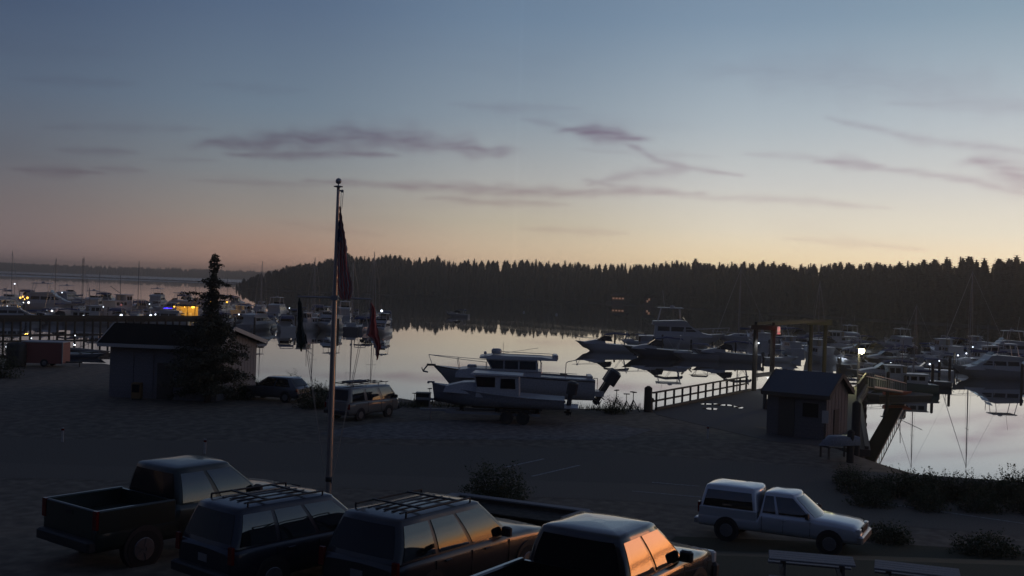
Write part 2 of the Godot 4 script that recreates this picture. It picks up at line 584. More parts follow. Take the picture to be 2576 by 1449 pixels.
func lot(x: float, y: float, above := 0.0) -> Vector3:   # the point of that pixel on the sloping lot, or ABOVE it
	var h := above
	var p := pg(x, y, h)
	for k in 30:
		h = lerpf(h, rise(-p.z) + above, 0.6)
		p = pg(x, y, h)
	return p

func draped_sheet(poly: Array, lift: float) -> MB:   # a sheet that follows the lot, cut where its slope changes
	var mb := MB.new()
	var pts := PackedVector2Array()
	for p in poly:
		pts.append(Vector2(p.x, p.z))
	for i in RISE.size() - 1:
		var strip := PackedVector2Array([Vector2(-600, -RISE[i][0]), Vector2(600, -RISE[i][0]), Vector2(600, -RISE[i + 1][0]), Vector2(-600, -RISE[i + 1][0])])
		for piece in Geometry2D.intersect_polygons(pts, strip):
			var ix := Geometry2D.triangulate_polygon(piece)
			for k in range(0, ix.size(), 3):
				var t := []
				for m in 3:
					t.append(Vector3(piece[ix[k + m]].x, rise(-piece[ix[k + m]].y) + lift, piece[ix[k + m]].y))
				mb.tri(t[0], t[1], t[2])
	return mb

func flat(poly: Array, y: float) -> MB:
	var mb := MB.new()
	var pts := PackedVector2Array()
	for p in poly:
		pts.append(Vector2(p.x, p.z))
	var ix := Geometry2D.triangulate_polygon(pts)
	for k in range(0, ix.size(), 3):
		mb.tri(Vector3(pts[ix[k]].x, y, pts[ix[k]].y), Vector3(pts[ix[k + 1]].x, y, pts[ix[k + 1]].y), Vector3(pts[ix[k + 2]].x, y, pts[ix[k + 2]].y))
	return mb

func build_ground() -> void:
	var n := FastNoiseLite.new()
	n.seed = 2
	n.frequency = 0.12
	var mb := MB.new()
	mb.smooth(true)
	var xs := []
	var x := -260.0
	while x <= 260.0:
		xs.append(x)
		x += 1.5 if absf(x) < 60.0 else 8.0
	var col := func(cx: float) -> Array:
		var d := shore(cx)
		var out := [Vector3(cx, 0.85, 120)]
		for r in RISE.slice(1, 6):
			var q := minf(r[0], d - 0.01 * (60.0 - r[0]))
			out.append(Vector3(cx, rise(q), -q))
		out.append(Vector3(cx, rise(d - 0.6), -maxf(d - 0.6, -out[-1].z)))
		for b in [[0.0, -0.12], [1.2, -0.9], [2.6, -1.9], [4.2, -2.9], [6.0, -3.6], [9.0, -4.6], [16.0, -6.0]]:
			var j := n.get_noise_2d(cx * 2.0, b[0] * 3.0)
			out.append(Vector3(cx + j * 0.6, b[1] + j * 0.35 + rise(d) * maxf(0.0, 1.0 - b[0] / 3.0), -d - b[0] - j * 0.8))
		return out
	for i in xs.size() - 1:
		var a: Array = col.call(xs[i])
		var b: Array = col.call(xs[i + 1])
		for k in a.size() - 1:
			mb.quad(a[k], a[k + 1], b[k + 1], b[k])
	setting("ground", mb, M.gravel)
	# the asphalt of the lot, the paler apron under the boats, the turf strip at the near side
	setting("road", draped_sheet([lot(-600, 1090), lot(600, 1112), lot(1400, 1128), lot(2100, 1180), lot(3300, 1262), lot(3500, 1420), lot(2400, 1335), lot(1600, 1262), lot(600, 1215), lot(-600, 1190)], 0.006), M.asphalt)
	setting("gravel_apron", draped_sheet([lot(800, 1092), lot(930, 1066), lot(1120, 1057), lot(1500, 1064), lot(1640, 1082), lot(1560, 1108), lot(1100, 1106), lot(900, 1104)], 0.01), M.pale_gravel)
	setting("turf_verge", draped_sheet([lot(1700, 1350), lot(2300, 1372), lot(3100, 1420), lot(3300, 1700), lot(1500, 1700), lot(1480, 1400)], 0.01), M.turf)
	for l in [[[1338, 1199], [1458, 1171]], [[1272, 1176], [1368, 1155]], [[1590, 1236], [1770, 1252]], [[1640, 1214], [1760, 1224]], [[2190, 1262], [2576, 1318]]]:
		var a := lot(l[0][0], l[0][1])
		var b := lot(l[1][0], l[1][1])
		var s := (b - a).cross(Vector3.UP).normalized() * 0.06
		setting("painted_line", draped_sheet([a - s, b - s, b + s, a + s], 0.015), M.line_paint)

func build_inn() -> void:   # the building that the camera looks out from; parked cars mirror its dark front
	var o := thing("inn_building", "dark timber building with upper windows overlooking the parked cars", "building", Vector3(-2, 0.85, 2.2))
	part("wall", MB.new().box(Vector3(0, 4.4, 4.0), Vector3(34, 9.2, 8.0)), M.dark_siding, o)
	part("roof", MB.new().prism([[-17.8, 9.0], [17.8, 9.0], [15.0, 11.6], [-15.0, 11.6]], 9.0, 4.7, 11.6, 0.4), M.shingle, o).position.z = 4.0
	for k in 8:
		var x := -14.7 + k * 4.2
		if absf(x + o.position.x) < 1.2:
			continue
		for y in [1.9, 6.0]:
			var w := part("window", MB.new().box(Vector3(x, y, -0.03), Vector3(1.5, 1.5, 0.06)), M.cabin_glass, o)
			part("sill", MB.new().box(Vector3(x, y - 0.8, -0.06), Vector3(1.7, 0.08, 0.14)), M.old_wood, w)

func build_added_slope() -> void:   # added dark slope out of view behind the lot, to darken the rear windows
	var n := FastNoiseLite.new()
	n.seed = 6
	n.frequency = 0.03
	var mb := MB.new()
	mb.smooth(true)
	var g := []
	for i in 25:
		var line := []
		for k in 7:
			var x := -24.0 - i * 6.0
			var z := 4.0 + k * 9.0 - i * 0.8
			line.append(Vector3(x, 0.7 + 21.0 * smoothstep(0.0, 5.0, k) * smoothstep(-1.0, 3.0, i) + (n.get_noise_2d(x, z) * 3.0 if k > 0 else -0.2), z))
		g.append(line)
	for i in 24:
		for k in 6:
			mb.quad(g[i][k], g[i][k + 1], g[i + 1][k + 1], g[i + 1][k])
	setting("added_dark_slope", mb, M.forest_floor)  # unseen slope, added for its dark reflection in the car glass

func build_water() -> void:
	var mb := MB.new()
	mb.quad(Vector3(-4200, WATER, -20), Vector3(-4200, WATER, -1380), Vector3(2500, WATER, -1380), Vector3(2500, WATER, -20))
	setting("water", mb, M.water_surface)
	# open sea beyond the breakwater, roughened by the wind
	mb = MB.new()
	mb.quad(Vector3(-4200, WATER, -1380), Vector3(-4200, WATER, -4700), Vector3(2500, WATER, -4700), Vector3(2500, WATER, -1380))
	setting("water", mb, M.sea_water)
	# narrow ruffled lanes in the calm of the bay
	for lane in [[[1000, 801, 3], [1150, 803, 5], [1300, 811, 6], [1450, 824, 6], [1620, 838, 7]], [[1080, 812, 3], [1280, 824, 8], [1420, 834, 9], [1600, 850, 8]], [[1300, 838, 3], [1500, 850, 4], [1620, 858, 3]], [[650, 722, 3], [800, 738, 3]]]:
		var up := []
		var dn := []
		for p in lane:
			up.append(pg(p[0], p[1] - p[2] * 0.5, WATER))
			dn.append(pg(p[0], p[1] + p[2] * 0.5, WATER))
		dn.reverse()
		setting("ruffled_water", flat(up + dn, WATER + 0.004), M.ruffled_water)

# ---------------------------------------------------------------- far shores and their woods
const COAST := [[-226.0, 870.0], [-205.0, 836.0], [-160.0, 822.0], [-116.0, 815.0], [-50.0, 800.0], [4.0, 785.0], [45.0, 745.0], [80.0, 690.0], [106.0, 630.0], [128.0, 566.0], [150.0, 510.0], [171.0, 457.0], [193.0, 405.0], [222.0, 350.0], [262.0, 290.0], [320.0, 240.0]]

func coast(x: float) -> float:
	for i in COAST.size() - 1:
		if x <= COAST[i + 1][0]:
			return lerpf(COAST[i][1], COAST[i + 1][1], clampf((x - COAST[i][0]) / (COAST[i + 1][0] - COAST[i][0]), 0.0, 1.0))
	return 240.0

func inland(i: int) -> Vector3:   # the way inland at a point of COAST
	var a := Vector3(COAST[maxi(i - 1, 0)][0], 0, -COAST[maxi(i - 1, 0)][1])
	var b := Vector3(COAST[mini(i + 1, COAST.size() - 1)][0], 0, -COAST[mini(i + 1, COAST.size() - 1)][1])
	var t := (b - a).normalized()
	return Vector3(t.z, 0, -t.x)

func hill_height(off: float, end: float) -> float:
	return WATER + (0.6 + 8.5 * smoothstep(0.0, 90.0, off)) * lerpf(0.4, 1.0, end)

func fir_mesh(sd: int, hgt: float, rad: float, whorls: int, per: int, bushy: float) -> ArrayMesh:
	var r := RandomNumberGenerator.new()
	r.seed = sd
	var mb := MB.new()
	for k in whorls:
		var t := (k + 0.5) / whorls
		var y := hgt * lerpf(0.1, 0.985, t)
		var reach := rad * pow(1.0 - t, bushy) * r.randf_range(0.72, 1.2) + 0.04 * rad
		for j in per:
			var a := TAU * (j + r.randf()) / per
			var d := Vector3(cos(a), 0, sin(a))
			var s := Vector3(-sin(a), 0, cos(a))
			var q := reach * r.randf_range(0.6, 1.15)
			var droop := q * r.randf_range(0.05, 0.35)
			var wide := q * r.randf_range(0.22, 0.4) + 0.08
			var base := Vector3(0, y, 0)
			var tip := base + d * q + Vector3(0, -droop, 0)
			var mid := base + d * q * 0.55 + Vector3(0, r.randf_range(-0.05, 0.1) * hgt / whorls, 0)
			mb.tri(base, mid + s * wide, tip)
			mb.tri(base, tip, mid - s * wide)
			var hang := Vector3(0, -q * r.randf_range(0.2, 0.34) - 0.15, 0)
			mb.tri(base, tip, mid + hang)
	return mb.done()

func trunk_mesh(hgt: float, r0: float) -> ArrayMesh:
	var mb := MB.new()
	mb.tube(Vector3(0, -0.6, 0), Vector3(0, hgt * 0.5, 0), r0, r0 * 0.6, 6, false)
	mb.tube(Vector3(0, hgt * 0.5, 0), Vector3(0, hgt * 0.98, 0), r0 * 0.6, 0.02, 5, false)
	return mb.done()

func build_shores() -> void:
	rng.seed = 11
	var offs := [-6.0, 0.0, 8.0, 25.0, 50.0, 90.0, 160.0, 400.0]
	var mb := MB.new()
	mb.smooth(true)
	for i in COAST.size() - 1:
		for k in offs.size() - 1:
			var p := []
			for q in [[i, k], [i, k + 1], [i + 1, k + 1], [i + 1, k]]:
				var o: float = offs[q[1]]
				var v := Vector3(COAST[q[0]][0], 0, -COAST[q[0]][1]) + inland(q[0]) * o
				v.y = WATER - 1.2 if o < 0.0 else hill_height(o, smoothstep(0.0, 1.7, q[0]))
				p.append(v)
			mb.quad(p[0], p[1], p[2], p[3])
	setting("hill", mb, M.forest_floor)
	# the wood: skyline firs one by one, the mass below them as one
	var crowns := [fir_mesh(1, 1.0, 0.25, 24, 9, 0.7), fir_mesh(2, 1.0, 0.2, 26, 8, 0.8), fir_mesh(3, 1.0, 0.3, 22, 9, 0.55), fir_mesh(4, 1.0, 0.26, 26, 9, 0.66)]
	var trunk := trunk_mesh(1.0, 0.014)
	var protos := []
	for c in 4:
		var o := thing("fir_tree", "dark fir standing out along the skyline of the wooded shore", "tree", Vector3.ZERO, 0.0, "firs along the skyline of the wooded shore")
		part("trunk", trunk, M.bark, o)
		part("crown", crowns[c], M.needles, o)
		protos.append(o)
		o.set_meta("base", "fir_tree")
	var used := 0
	var spots := [[], [], [], []]
	var rows := [[3.0, 9.0, 3.4], [8.0, 13.0, 3.6], [15.0, 16.0, 4.0], [24.0, 18.0, 4.2], [36.0, 19.0, 4.6], [50.0, 20.0, 5.0], [68.0, 20.5, 4.4], [90.0, 21.0, 3.4]]
	for row in rows.size():
		var s := 0.0
		for i in COAST.size() - 1:
			var a := Vector3(COAST[i][0], 0, -COAST[i][1])
			var b := Vector3(COAST[i + 1][0], 0, -COAST[i + 1][1])
			var len := a.distance_to(b)
			while s < len:
				var t := s / len
				var inn := inland(i).lerp(inland(i + 1), t).normalized()
				var o: float = rows[row][0] + rng.randf_range(-3.5, 3.5)
				var p := a.lerp(b, t) + inn * maxf(o, 1.0)
				var end := smoothstep(0.0, 1.7, i + t)
				p.y = hill_height(maxf(o, 0.0), end) - 0.3
				var swell := 1.0 + 0.05 * sin(p.x * 0.055 + 1.0) + 0.035 * sin(p.x * 0.17)
				var hgt: float = (1.0 - 0.16 * smoothstep(9.5, 12.5, i + t)) * rows[row][1] * rng.randf_range(1.0, 1.1) * swell * lerpf(0.55, 1.0, end)
				if rng.randf() < 0.06:
					hgt *= 1.1
				if o < 16.0 and (absf(p.x - 71.0) < 9.0 or absf(p.x - 89.0) < 6.0):   # clear ground round the shore houses
					s += rows[row][2]
					continue
				var kind := rng.randi() % 4
				var fat := rng.randf_range(0.72, 1.02)
				var turn := rng.randf() * TAU
				if row == rows.size() - 1 and used < 290:
					var tr: Node3D
					if used < 4:
						tr = protos[used]
						tr.position = p
						tr.rotation.y = turn
					else:
						tr = copy(protos[kind], p, turn)
					tr.scale = Vector3(hgt * fat, hgt, hgt * fat)
					used += 1
				else:
					spots[kind].append(Transform3D(Basis(Vector3.UP, turn).scaled(Vector3(hgt * fat * 1.15, hgt, hgt * fat * 1.15)), p))
				s += rows[row][2] * rng.randf_range(0.6, 1.4)
			s -= len
	for c in 4:
		scatter("wood", crowns[c], M.needles, spots[c])
	# the far island to the left, its wood and the hills behind it
	ridge("far_shore", [[-420, 668, 682, 3300], [-150, 672, 676, 3400], [0, 672, 683, 3500], [120, 675, 686, 3500], [300, 681, 692, 3400], [450, 686, 697, 3200], [640, 692, 703, 3000], [800, 697, 708, 2900]], 220.0)
	ridge("far_hills", [[-500, 652, 672, 4300], [-200, 656, 674, 4300], [0, 660, 678, 4300], [90, 664, 680, 4300], [200, 673, 684, 4300], [420, 682, 692, 4300], [640, 690, 700, 4300]], 250.0)
	var far := [[], []]
	for k in 1500:
		var x := rng.randf_range(-300, 720)
		var d := lerpf(3480.0, 3020.0, clampf(x / 640.0, 0.0, 1.0)) + rng.randf_range(6, 190)
		var g := px(x, 700, d)
		var b := smoothstep(0.0, 200.0, d - lerpf(3480.0, 3020.0, clampf(x / 640.0, 0.0, 1.0)))
		g.y = WATER + 1.0 + b * 11.0
		var hgt := rng.randf_range(13, 21)
		far[k % 2].append(Transform3D(Basis(Vector3.UP, rng.randf() * TAU).scaled(Vector3(hgt * 1.7, hgt, hgt * 1.7)), g))
	scatter("far_wood", fir_mesh(31, 1.0, 0.2, 8, 6, 0.7), M.needles, far[0])
	scatter("far_wood", fir_mesh(32, 1.0, 0.22, 8, 6, 0.6), M.needles, far[1])
	# the rock breakwater
	mb = MB.new()
	var prev := []
	for k in 141:
		var t := k / 140.0
		var c := pg(lerpf(-260, 612, t), lerpf(679.5, 714.5, t), WATER)
		var j := []
		for q in [[-5.0, -0.6], [-1.6, 1.3], [0.0, 1.9], [1.8, 1.2], [5.0, -0.6]]:
			j.append(Vector3(c.x + rng.randf_range(-1, 1), WATER + q[1] + rng.randf_range(-0.35, 0.35), c.z - q[0]))
		if prev:
			for m in 4:
				mb.quad(prev[m], prev[m + 1], j[m + 1], j[m])
		prev = j
	solid("breakwater", mb, M.rock, "long low rock breakwater lying across the mouth of the bay", "breakwater")

func ridge(called: String, pts: Array, deep: float) -> void:
	var mb := MB.new()
	mb.smooth(true)
	var n := FastNoiseLite.new()
	n.seed = 17
	n.frequency = 0.03
	var prev := []
	for i in pts.size() - 1:
		for k in 12:
			var t := k / 12.0
			var x := lerpf(pts[i][0], pts[i + 1][0], t)
			var d := lerpf(pts[i][3], pts[i + 1][3], t)
			var top := px(x, lerpf(pts[i][1], pts[i + 1][1], t) + n.get_noise_1d(x * 3.0) * 1.5, d + deep * 0.6)
			var foot := px(x, 700, d)
			foot.y = WATER - 1.0
			var half := foot.lerp(top, 0.5)
			half.y = top.y * 0.72
			var back := top + Vector3(0, -6, -deep)
			var c := [foot, half, top, back]
			if prev:
				for m in 3:
					mb.quad(prev[m], prev[m + 1], c[m + 1], c[m])
			prev = c
	setting(called, mb, M.forest_floor)

func scatter(called: String, mesh: Mesh, m: Material, spots: Array) -> void:
	var mm := MultiMesh.new()
	mm.transform_format = MultiMesh.TRANSFORM_3D
	mm.mesh = mesh
	mm.instance_count = spots.size()
	for k in spots.size():
		mm.set_instance_transform(k, spots[k])
	var o := MultiMeshInstance3D.new()
	o.name = numbered(called)
	o.multimesh = mm
	o.material_override = m
	add_child(o)
	o.set_meta("kind", "stuff")
	o.set_meta("label", "dense dark conifer wood covering the far shore" if called == "wood" else "thin dark strip of wood on the distant island")
	o.set_meta("category", "wood")

# ---------------------------------------------------------------- near trees and shrubs
func leaf_cloud(sd: int, count: int, size: Vector3, leaf: float, lift: float) -> ArrayMesh:
	var r := RandomNumberGenerator.new()
	r.seed = sd
	var n := FastNoiseLite.new()
	n.seed = sd
	n.frequency = 1.3
	var mb := MB.new()
	for k in count:
		var d := Vector3(r.randfn(), absf(r.randfn()) * 0.9, r.randfn()).normalized()
		var q := pow(r.randf(), 0.4) * (1.0 + 0.55 * n.get_noise_3d(d.x * 1.2, d.y * 1.2, d.z * 1.2))
		var p := Vector3(d.x * size.x, d.y * size.y + lift, d.z * size.z) * q
		leaf_at(mb, r, p, leaf)
	for k in 9:   # sprigs that stick out
		var a := r.randf() * TAU
		var f := Vector3(cos(a) * size.x * r.randf() * 0.7, size.y * 0.75, sin(a) * size.z * r.randf() * 0.7)
		var t := f + Vector3(cos(a) * 0.25 + r.randf_range(-0.2, 0.2), size.y * r.randf_range(0.25, 0.65), sin(a) * 0.2)
		for j in 16:
			leaf_at(mb, r, f.lerp(t, j / 16.0) + Vector3(r.randf_range(-0.06, 0.06), 0, r.randf_range(-0.06, 0.06)), leaf * 0.75)
	return mb.done()

func leaf_at(mb: MB, r: RandomNumberGenerator, p: Vector3, leaf: float) -> void:
	var u := Vector3(r.randfn(), r.randfn() * 0.7, r.randfn()).normalized() * leaf * r.randf_range(0.6, 1.3)
	var v := u.cross(Vector3(r.randfn(), r.randfn(), r.randfn()).normalized()) * 0.55
	mb.tri(p - u * 0.5, p + v * 0.5, p + u * 0.5)
	mb.tri(p - u * 0.5, p + u * 0.5, p - v * 0.5)

func stems(sd: int, size: Vector3) -> ArrayMesh:
	var r := RandomNumberGenerator.new()
	r.seed = sd
	var mb := MB.new()
	for k in 7:
		var a := r.randf() * TAU
		mb.tube(Vector3(cos(a) * 0.1, -0.25, sin(a) * 0.1), Vector3(cos(a) * size.x * 0.6, size.y * r.randf_range(0.6, 0.95), sin(a) * size.z * 0.6), 0.025, 0.008, 4, false)
	return mb.done()

func shrub(called: String, label: String, at: Vector3, size: Vector3, count: int, leaf: float, sd: int, group := "") -> Node3D:
	var o := thing(called, label, "shrub", at, 0.0, group)
	part("stem", stems(sd, size), M.bark, o)
	part("foliage", leaf_cloud(sd, count, size, leaf, 0.0), M.leaves, o)
	return o

const SPREAD := [[0.0, 1.7], [0.2, 2.3], [0.35, 1.9], [0.5, 1.3], [0.58, 0.85], [0.65, 0.5], [0.685, 1.15], [0.71, 1.2], [0.73, 0.22], [0.765, 0.3], [0.785, 0.85], [0.805, 0.75], [0.83, 0.16], [0.88, 0.18], [0.905, 0.4], [0.94, 0.3], [1.0, 0.05]]

func spread_at(t: float) -> float:   # how far the conifer's limbs reach at a share of its height: whorls with bare gaps between
	for i in SPREAD.size() - 1:
		if t <= SPREAD[i + 1][0]:
			return lerpf(SPREAD[i][1], SPREAD[i + 1][1], (t - SPREAD[i][0]) / (SPREAD[i + 1][0] - SPREAD[i][0]))
	return 0.1

func build_trees() -> void:
	rng.seed = 77
	# the lone conifer before the shed
	var foot := pg(522, 1012)
	var o := thing("conifer", "tall ragged conifer with a thin top in front of the lilac-sided shed", "tree", foot)
	var mb := MB.new()
	mb.tube(Vector3(0, -0.3, 0), Vector3(0.05, 4.5, 0), 0.2, 0.11, 8, false)
	mb.tube(Vector3(0.05, 4.5, 0), Vector3(0.16, 8.55, 0), 0.11, 0.015, 6, false)
	part("trunk", mb, M.bark, o)
	var limbs := MB.new()
	var leafy := MB.new()
	for k in 150:
		var t := pow((k + 0.5) / 150.0, 0.92)
		var y := lerpf(0.7, 8.5, t)
		var reach := spread_at(t)
		var a := k * 2.4 + rng.randf() * 0.8
		var d := Vector3(cos(a), 0, sin(a))
		reach *= rng.randf_range(0.5, 1.2) * (0.95 if d.x > 0.0 else 1.1)
		var from := Vector3(0.16 * y / 8.5, y, 0)
		var tip := from + d * reach + Vector3(0, reach * (0.25 if t > 0.86 else rng.randf_range(-0.1, 0.04) if t > 0.6 else rng.randf_range(-0.35, 0.0)), 0)
		limbs.tube(from, tip, 0.022, 0.006, 4, false)
		var many := int(30 + 95 * reach)
		if t > 0.5:
			many = int(8 + 70 * reach)
		if t > 0.85:
			many = int(10 + 40 * reach)
		for j in many:
			var s := rng.randf_range(0.15, 1.05)
			var spread := 0.1 + 0.34 * reach * (1.0 - s * 0.6)
			leaf_at(leafy, rng, from.lerp(tip, s) + Vector3(rng.randf_range(-1, 1) * spread, rng.randf_range(-0.22, 0.08) * (0.6 if t > 0.6 else 1.0), rng.randf_range(-1, 1) * spread), 0.19)
	part("limb", limbs, M.bark, o)
	part("crown", leafy, M.needles, o)
	# hedge of shrubs on the bank at the right
	var proto := []
	for k in 4:
		proto.append([leaf_cloud(40 + k, 2600, Vector3(1.5, 1.25, 1.1), 0.13, 0.0), stems(40 + k, Vector3(1.5, 1.25, 1.1))])
	var spots := [[2165, 1240, 0.69], [2215, 1250, 0.58], [2262, 1246, 0.76], [2312, 1252, 0.83], [2362, 1254, 0.79], [2412, 1256, 0.72], [2462, 1258, 0.76], [2512, 1260, 0.72], [2556, 1258, 0.93], [2612, 1262, 0.76], [2130, 1216, 0.55], [2190, 1272, 0.62], [2330, 1280, 0.65], [2470, 1286, 0.65], [2590, 1290, 0.69]]
	for k in spots.size():
		var q := thing("bank_shrub", "leafy waist-high shrub in the row along the bank beside the hut", "shrub", lot(spots[k][0], spots[k][1]), k * 1.7, "shrubs in a row along the bank beside the hut")
		part("stem", proto[k % 4][1], M.bark, q)
		part("foliage", proto[k % 4][0], M.leaves, q)
		q.scale = Vector3.ONE * spots[k][2]
	shrub("round_bush", "large rounded dark bush beside the pale-capped timber planter", lot(1246, 1262), Vector3(1.25, 1.25, 1.1), 5200, 0.1, 61)
	shrub("bush", "low dark bush growing near the nose of the silver truck", lot(2235, 1362), Vector3(0.75, 0.55, 0.7), 2200, 0.09, 62)
	shrub("bush", "wide dark bush behind the picnic tables", lot(2480, 1392), Vector3(1.1, 0.6, 0.8), 3000, 0.09, 63)
	shrub("bush", "dark bush between the parked grey car and the camper van", pg(797, 1026), Vector3(1.25, 1.35, 1.0), 3600, 0.12, 64)
	shrub("bush", "bush leaning on the lilac side wall of the shed", pg(600, 1004), Vector3(0.9, 1.1, 0.8), 2600, 0.11, 65)
	shrub("bush", "spindly pale bush on the bank behind the parked grey car", pg(742, 985), Vector3(0.8, 1.15, 0.5), 420, 0.1, 66)
	shrub("bush", "scrubby bush at the stern of the larger trailer boat", pg(1545, 1040), Vector3(0.8, 0.95, 0.6), 1500, 0.09, 67)
	shrub("bush", "dark bush at the left edge of the yard beside the dark tank", pg(6, 950), Vector3(1.2, 2.6, 1.0), 2600, 0.13, 68)
	for k in 16:
		var x := 1000.0 + k * 40.0 + rng.randf_range(-12, 12)
		var q := thing("grass_tuft", "tuft of rough grass on the edge of the bank behind the trailer boats", "grass", pg(x, 1026 + (x - 1300.0) * 0.014 + rng.randf_range(-3, 5)), k * 2.1, "tufts of rough grass along the bank edge")
		part("blades", tuft(k % 3), M.leaves, q)
	for k in 8:
		var x := 640.0 + k * 30.0
		var q := thing("grass_tuft", "tuft of rough grass on the bank behind the parked grey car", "grass", pg(x, 968 + k * 3 + rng.randf_range(-4, 4)), k * 1.3, "tufts of rough grass behind the grey car")
		part("blades", tuft(k % 3), M.leaves, q)

var tufts := {}
func tuft(k: int) -> ArrayMesh:
	if not tufts.has(k):
		var r := RandomNumberGenerator.new()
		r.seed = 90 + k
		var mb := MB.new()
		for j in 130:
			var p := Vector3(r.randfn() * 0.55, -0.05, r.randfn() * 0.3)
			var lean := Vector3(r.randfn() * 0.14, r.randf_range(0.15, 0.55), r.randfn() * 0.14)
			var s := Vector3(r.randfn(), 0, r.randfn()).normalized() * 0.018
			mb.tri(p - s, p + s, p + lean)
		tufts[k] = mb.done()
	return tufts[k]

# ---------------------------------------------------------------- pier, hut, sheds
func pile_mesh(top: float, bottom: float, r: float) -> MB:
	var mb := MB.new()
	mb.tube(Vector3(0, bottom, 0), Vector3(0, top, 0), r * 1.08, r, 9)
	mb.tube(Vector3(0, top, 0), Vector3(0, top + r * 0.5, 0), r, r * 0.35, 9)
	return mb

func span(a: Vector3, b: Vector3, w: float, h: float) -> MB:   # a beam from a to b
	var mb := MB.new()
	var x := b - a
	var len := x.length()
	x = x.normalized()
	var z := x.cross(Vector3.UP).normalized()
	var bs := Basis(x, z.cross(x), z)
	mb.box((a + b) * 0.5, Vector3(len, h, w), bs)
	return mb

func build_pier() -> void:
	var l0 := Vector3(8.7, 0, -64.6)
	var l1 := Vector3(17.7, 0, -79.6)
	var l2 := Vector3(21.6, 0, -86.0)
	var r2 := Vector3(29.2, 0, -87.0)
	var r1 := Vector3(25.0, 0, -76.0)
	var r0 := Vector3(17.3, 0, -51.0)
	var pier := thing("pier", "weathered timber pier running out from the shore past the hut", "pier")
	var deck := MB.new()
	var ring := [l0 + Vector3(0, 0, 2.0), l0, l1, l2, r2, r1, r0, Vector3(13, 0, -53)]
	var top := flat(ring, 0.014)
	var low := PackedVector3Array()
	var up := PackedVector3Array()
	for p in ring:
		low.append(Vector3(p.x, -0.3, p.z))
		up.append(Vector3(p.x, 0.013, p.z))
	deck.loft([low, up], false)
	part("deck", top, M.deck_wood, pier)
	part("deck_edge", deck, M.old_wood, pier)
	part("kerb_rail", span(l0 + Vector3(0.2, 0.12, 0), l1 + Vector3(0.2, 0.12, 0), 0.18, 0.16), M.old_wood, pier)
	part("kerb_rail", span(r0 + Vector3(-0.2, 0.12, 0), r1 + Vector3(-0.2, 0.12, 0), 0.18, 0.16), M.old_wood, pier)
	part("kerb_rail", span(r1 + Vector3(-0.2, 0.12, 0), r2 + Vector3(-0.2, 0.12, 0), 0.18, 0.16), M.old_wood, pier)
	for k in 7:
		var t := (k + 1) / 8.0
		var a := l0.lerp(l2, t)
		var b := r0.lerp(r2, t)
		for q in [0.04, 0.5, 0.96]:
			var p := a.lerp(b, q)
			var o := part("pile", pile_mesh(-0.3, -6.0, 0.17), M.pile_wood, pier)
			o.position = p
		part("cap_beam", span(a.lerp(b, 0.02) + Vector3(0, -0.42, 0), a.lerp(b, 0.98) + Vector3(0, -0.42, 0), 0.26, 0.22), M.pile_wood, pier)
	# railing on the left side
	var rail := thing("pier_railing", "timber railing with two rails along the open side of the pier", "railing", l0 + Vector3(0, 0.03, 0))
	var run := l1 - l0
	part("top_rail", span(Vector3(0, 1.06, 0), run + Vector3(0, 1.06, 0), 0.14, 0.09), M.old_wood, rail)
	part("middle_rail", span(Vector3(0, 0.55, 0), run + Vector3(0, 0.55, 0), 0.06, 0.11), M.old_wood, rail)
	for k in 13:
		part("post", MB.new().box(run * (k / 12.6 + 0.03) + Vector3(0, 0.5, 0), Vector3(0.12, 1.04, 0.12)), M.old_wood, rail)
	solid("end_post", pile_mesh(1.42, -0.5, 0.24), M.pile_wood, "thick round timber post at the shore end of the pier railing", "post", l0 + Vector3(-0.35, 0, 0.5))
	var rail2 := thing("edge_railing", "timber railing along the lamp side of the pier", "railing", r1 + Vector3(-0.3, 0.03, 0))
	var run2 := r2 - r1
	part("top_rail", span(Vector3(0, 1.05, 0), run2 + Vector3(0, 1.05, 0), 0.12, 0.08), M.old_wood, rail2)
	part("middle_rail", span(Vector3(0, 0.55, 0), run2 + Vector3(0, 0.55, 0), 0.05, 0.1), M.old_wood, rail2)
	for k in 9:
		part("post", MB.new().box(run2 * (k / 8.4 + 0.02) + Vector3(0, 0.5, 0), Vector3(0.11, 1.02, 0.11)), M.old_wood, rail2)
	# tall frame of piles that lifts the gangway
	var f := thing("lift_frame", "tall frame of four timber piles and beams over the pier end", "frame")
	var tops := []
	for q in [[1902, 80.0], [1946, 80.0], [2041, 97.0], [2077, 97.0]]:
		var p := px(q[0], 815, q[1])
		tops.append(Vector3(p.x, 4.75, p.z))
		var o := part("pile", pile_mesh(4.9, -6.0, 0.18), M.pile_wood, f)
		o.position = Vector3(p.x, 0, p.z)
	part("cross_beam", span(tops[0] + Vector3(-0.4, 0, 0.2), tops[1] + Vector3(0.4, 0, 0.2), 0.16, 0.34), M.pile_wood, f)
	part("cross_beam", span(tops[2] + Vector3(-0.5, 0.1, 0.22), tops[3] + Vector3(0.5, 0.1, 0.22), 0.2, 0.5), M.old_wood, f)
	part("side_beam", span(tops[0] + Vector3(0, 0.28, 0), tops[2] + Vector3(0, 0.28, 0), 0.2, 0.22), M.pile_wood, f)
	part("side_beam", span(tops[1] + Vector3(0, 0.28, 0), tops[3] + Vector3(0, 0.28, 0), 0.2, 0.22), M.pile_wood, f)
	part("gate_rail", span(Vector3(tops[0].x, 1.15, tops[0].z + 0.1), Vector3(tops[1].x, 1.35, tops[1].z + 0.1), 0.1, 0.3), M.old_wood, f)
	# red-topped marker lamp on the frame, a white lamp on its pile
	var ml := thing("marker_lamp", "pale pink glowing marker lamp with a red rim high on the pile frame", "lamp", px(1957, 838, 79.7))
	part("bracket", MB.new().box(Vector3(-0.1, 0.0, 0), Vector3(0.35, 0.06, 0.08)), M.black_metal, ml)
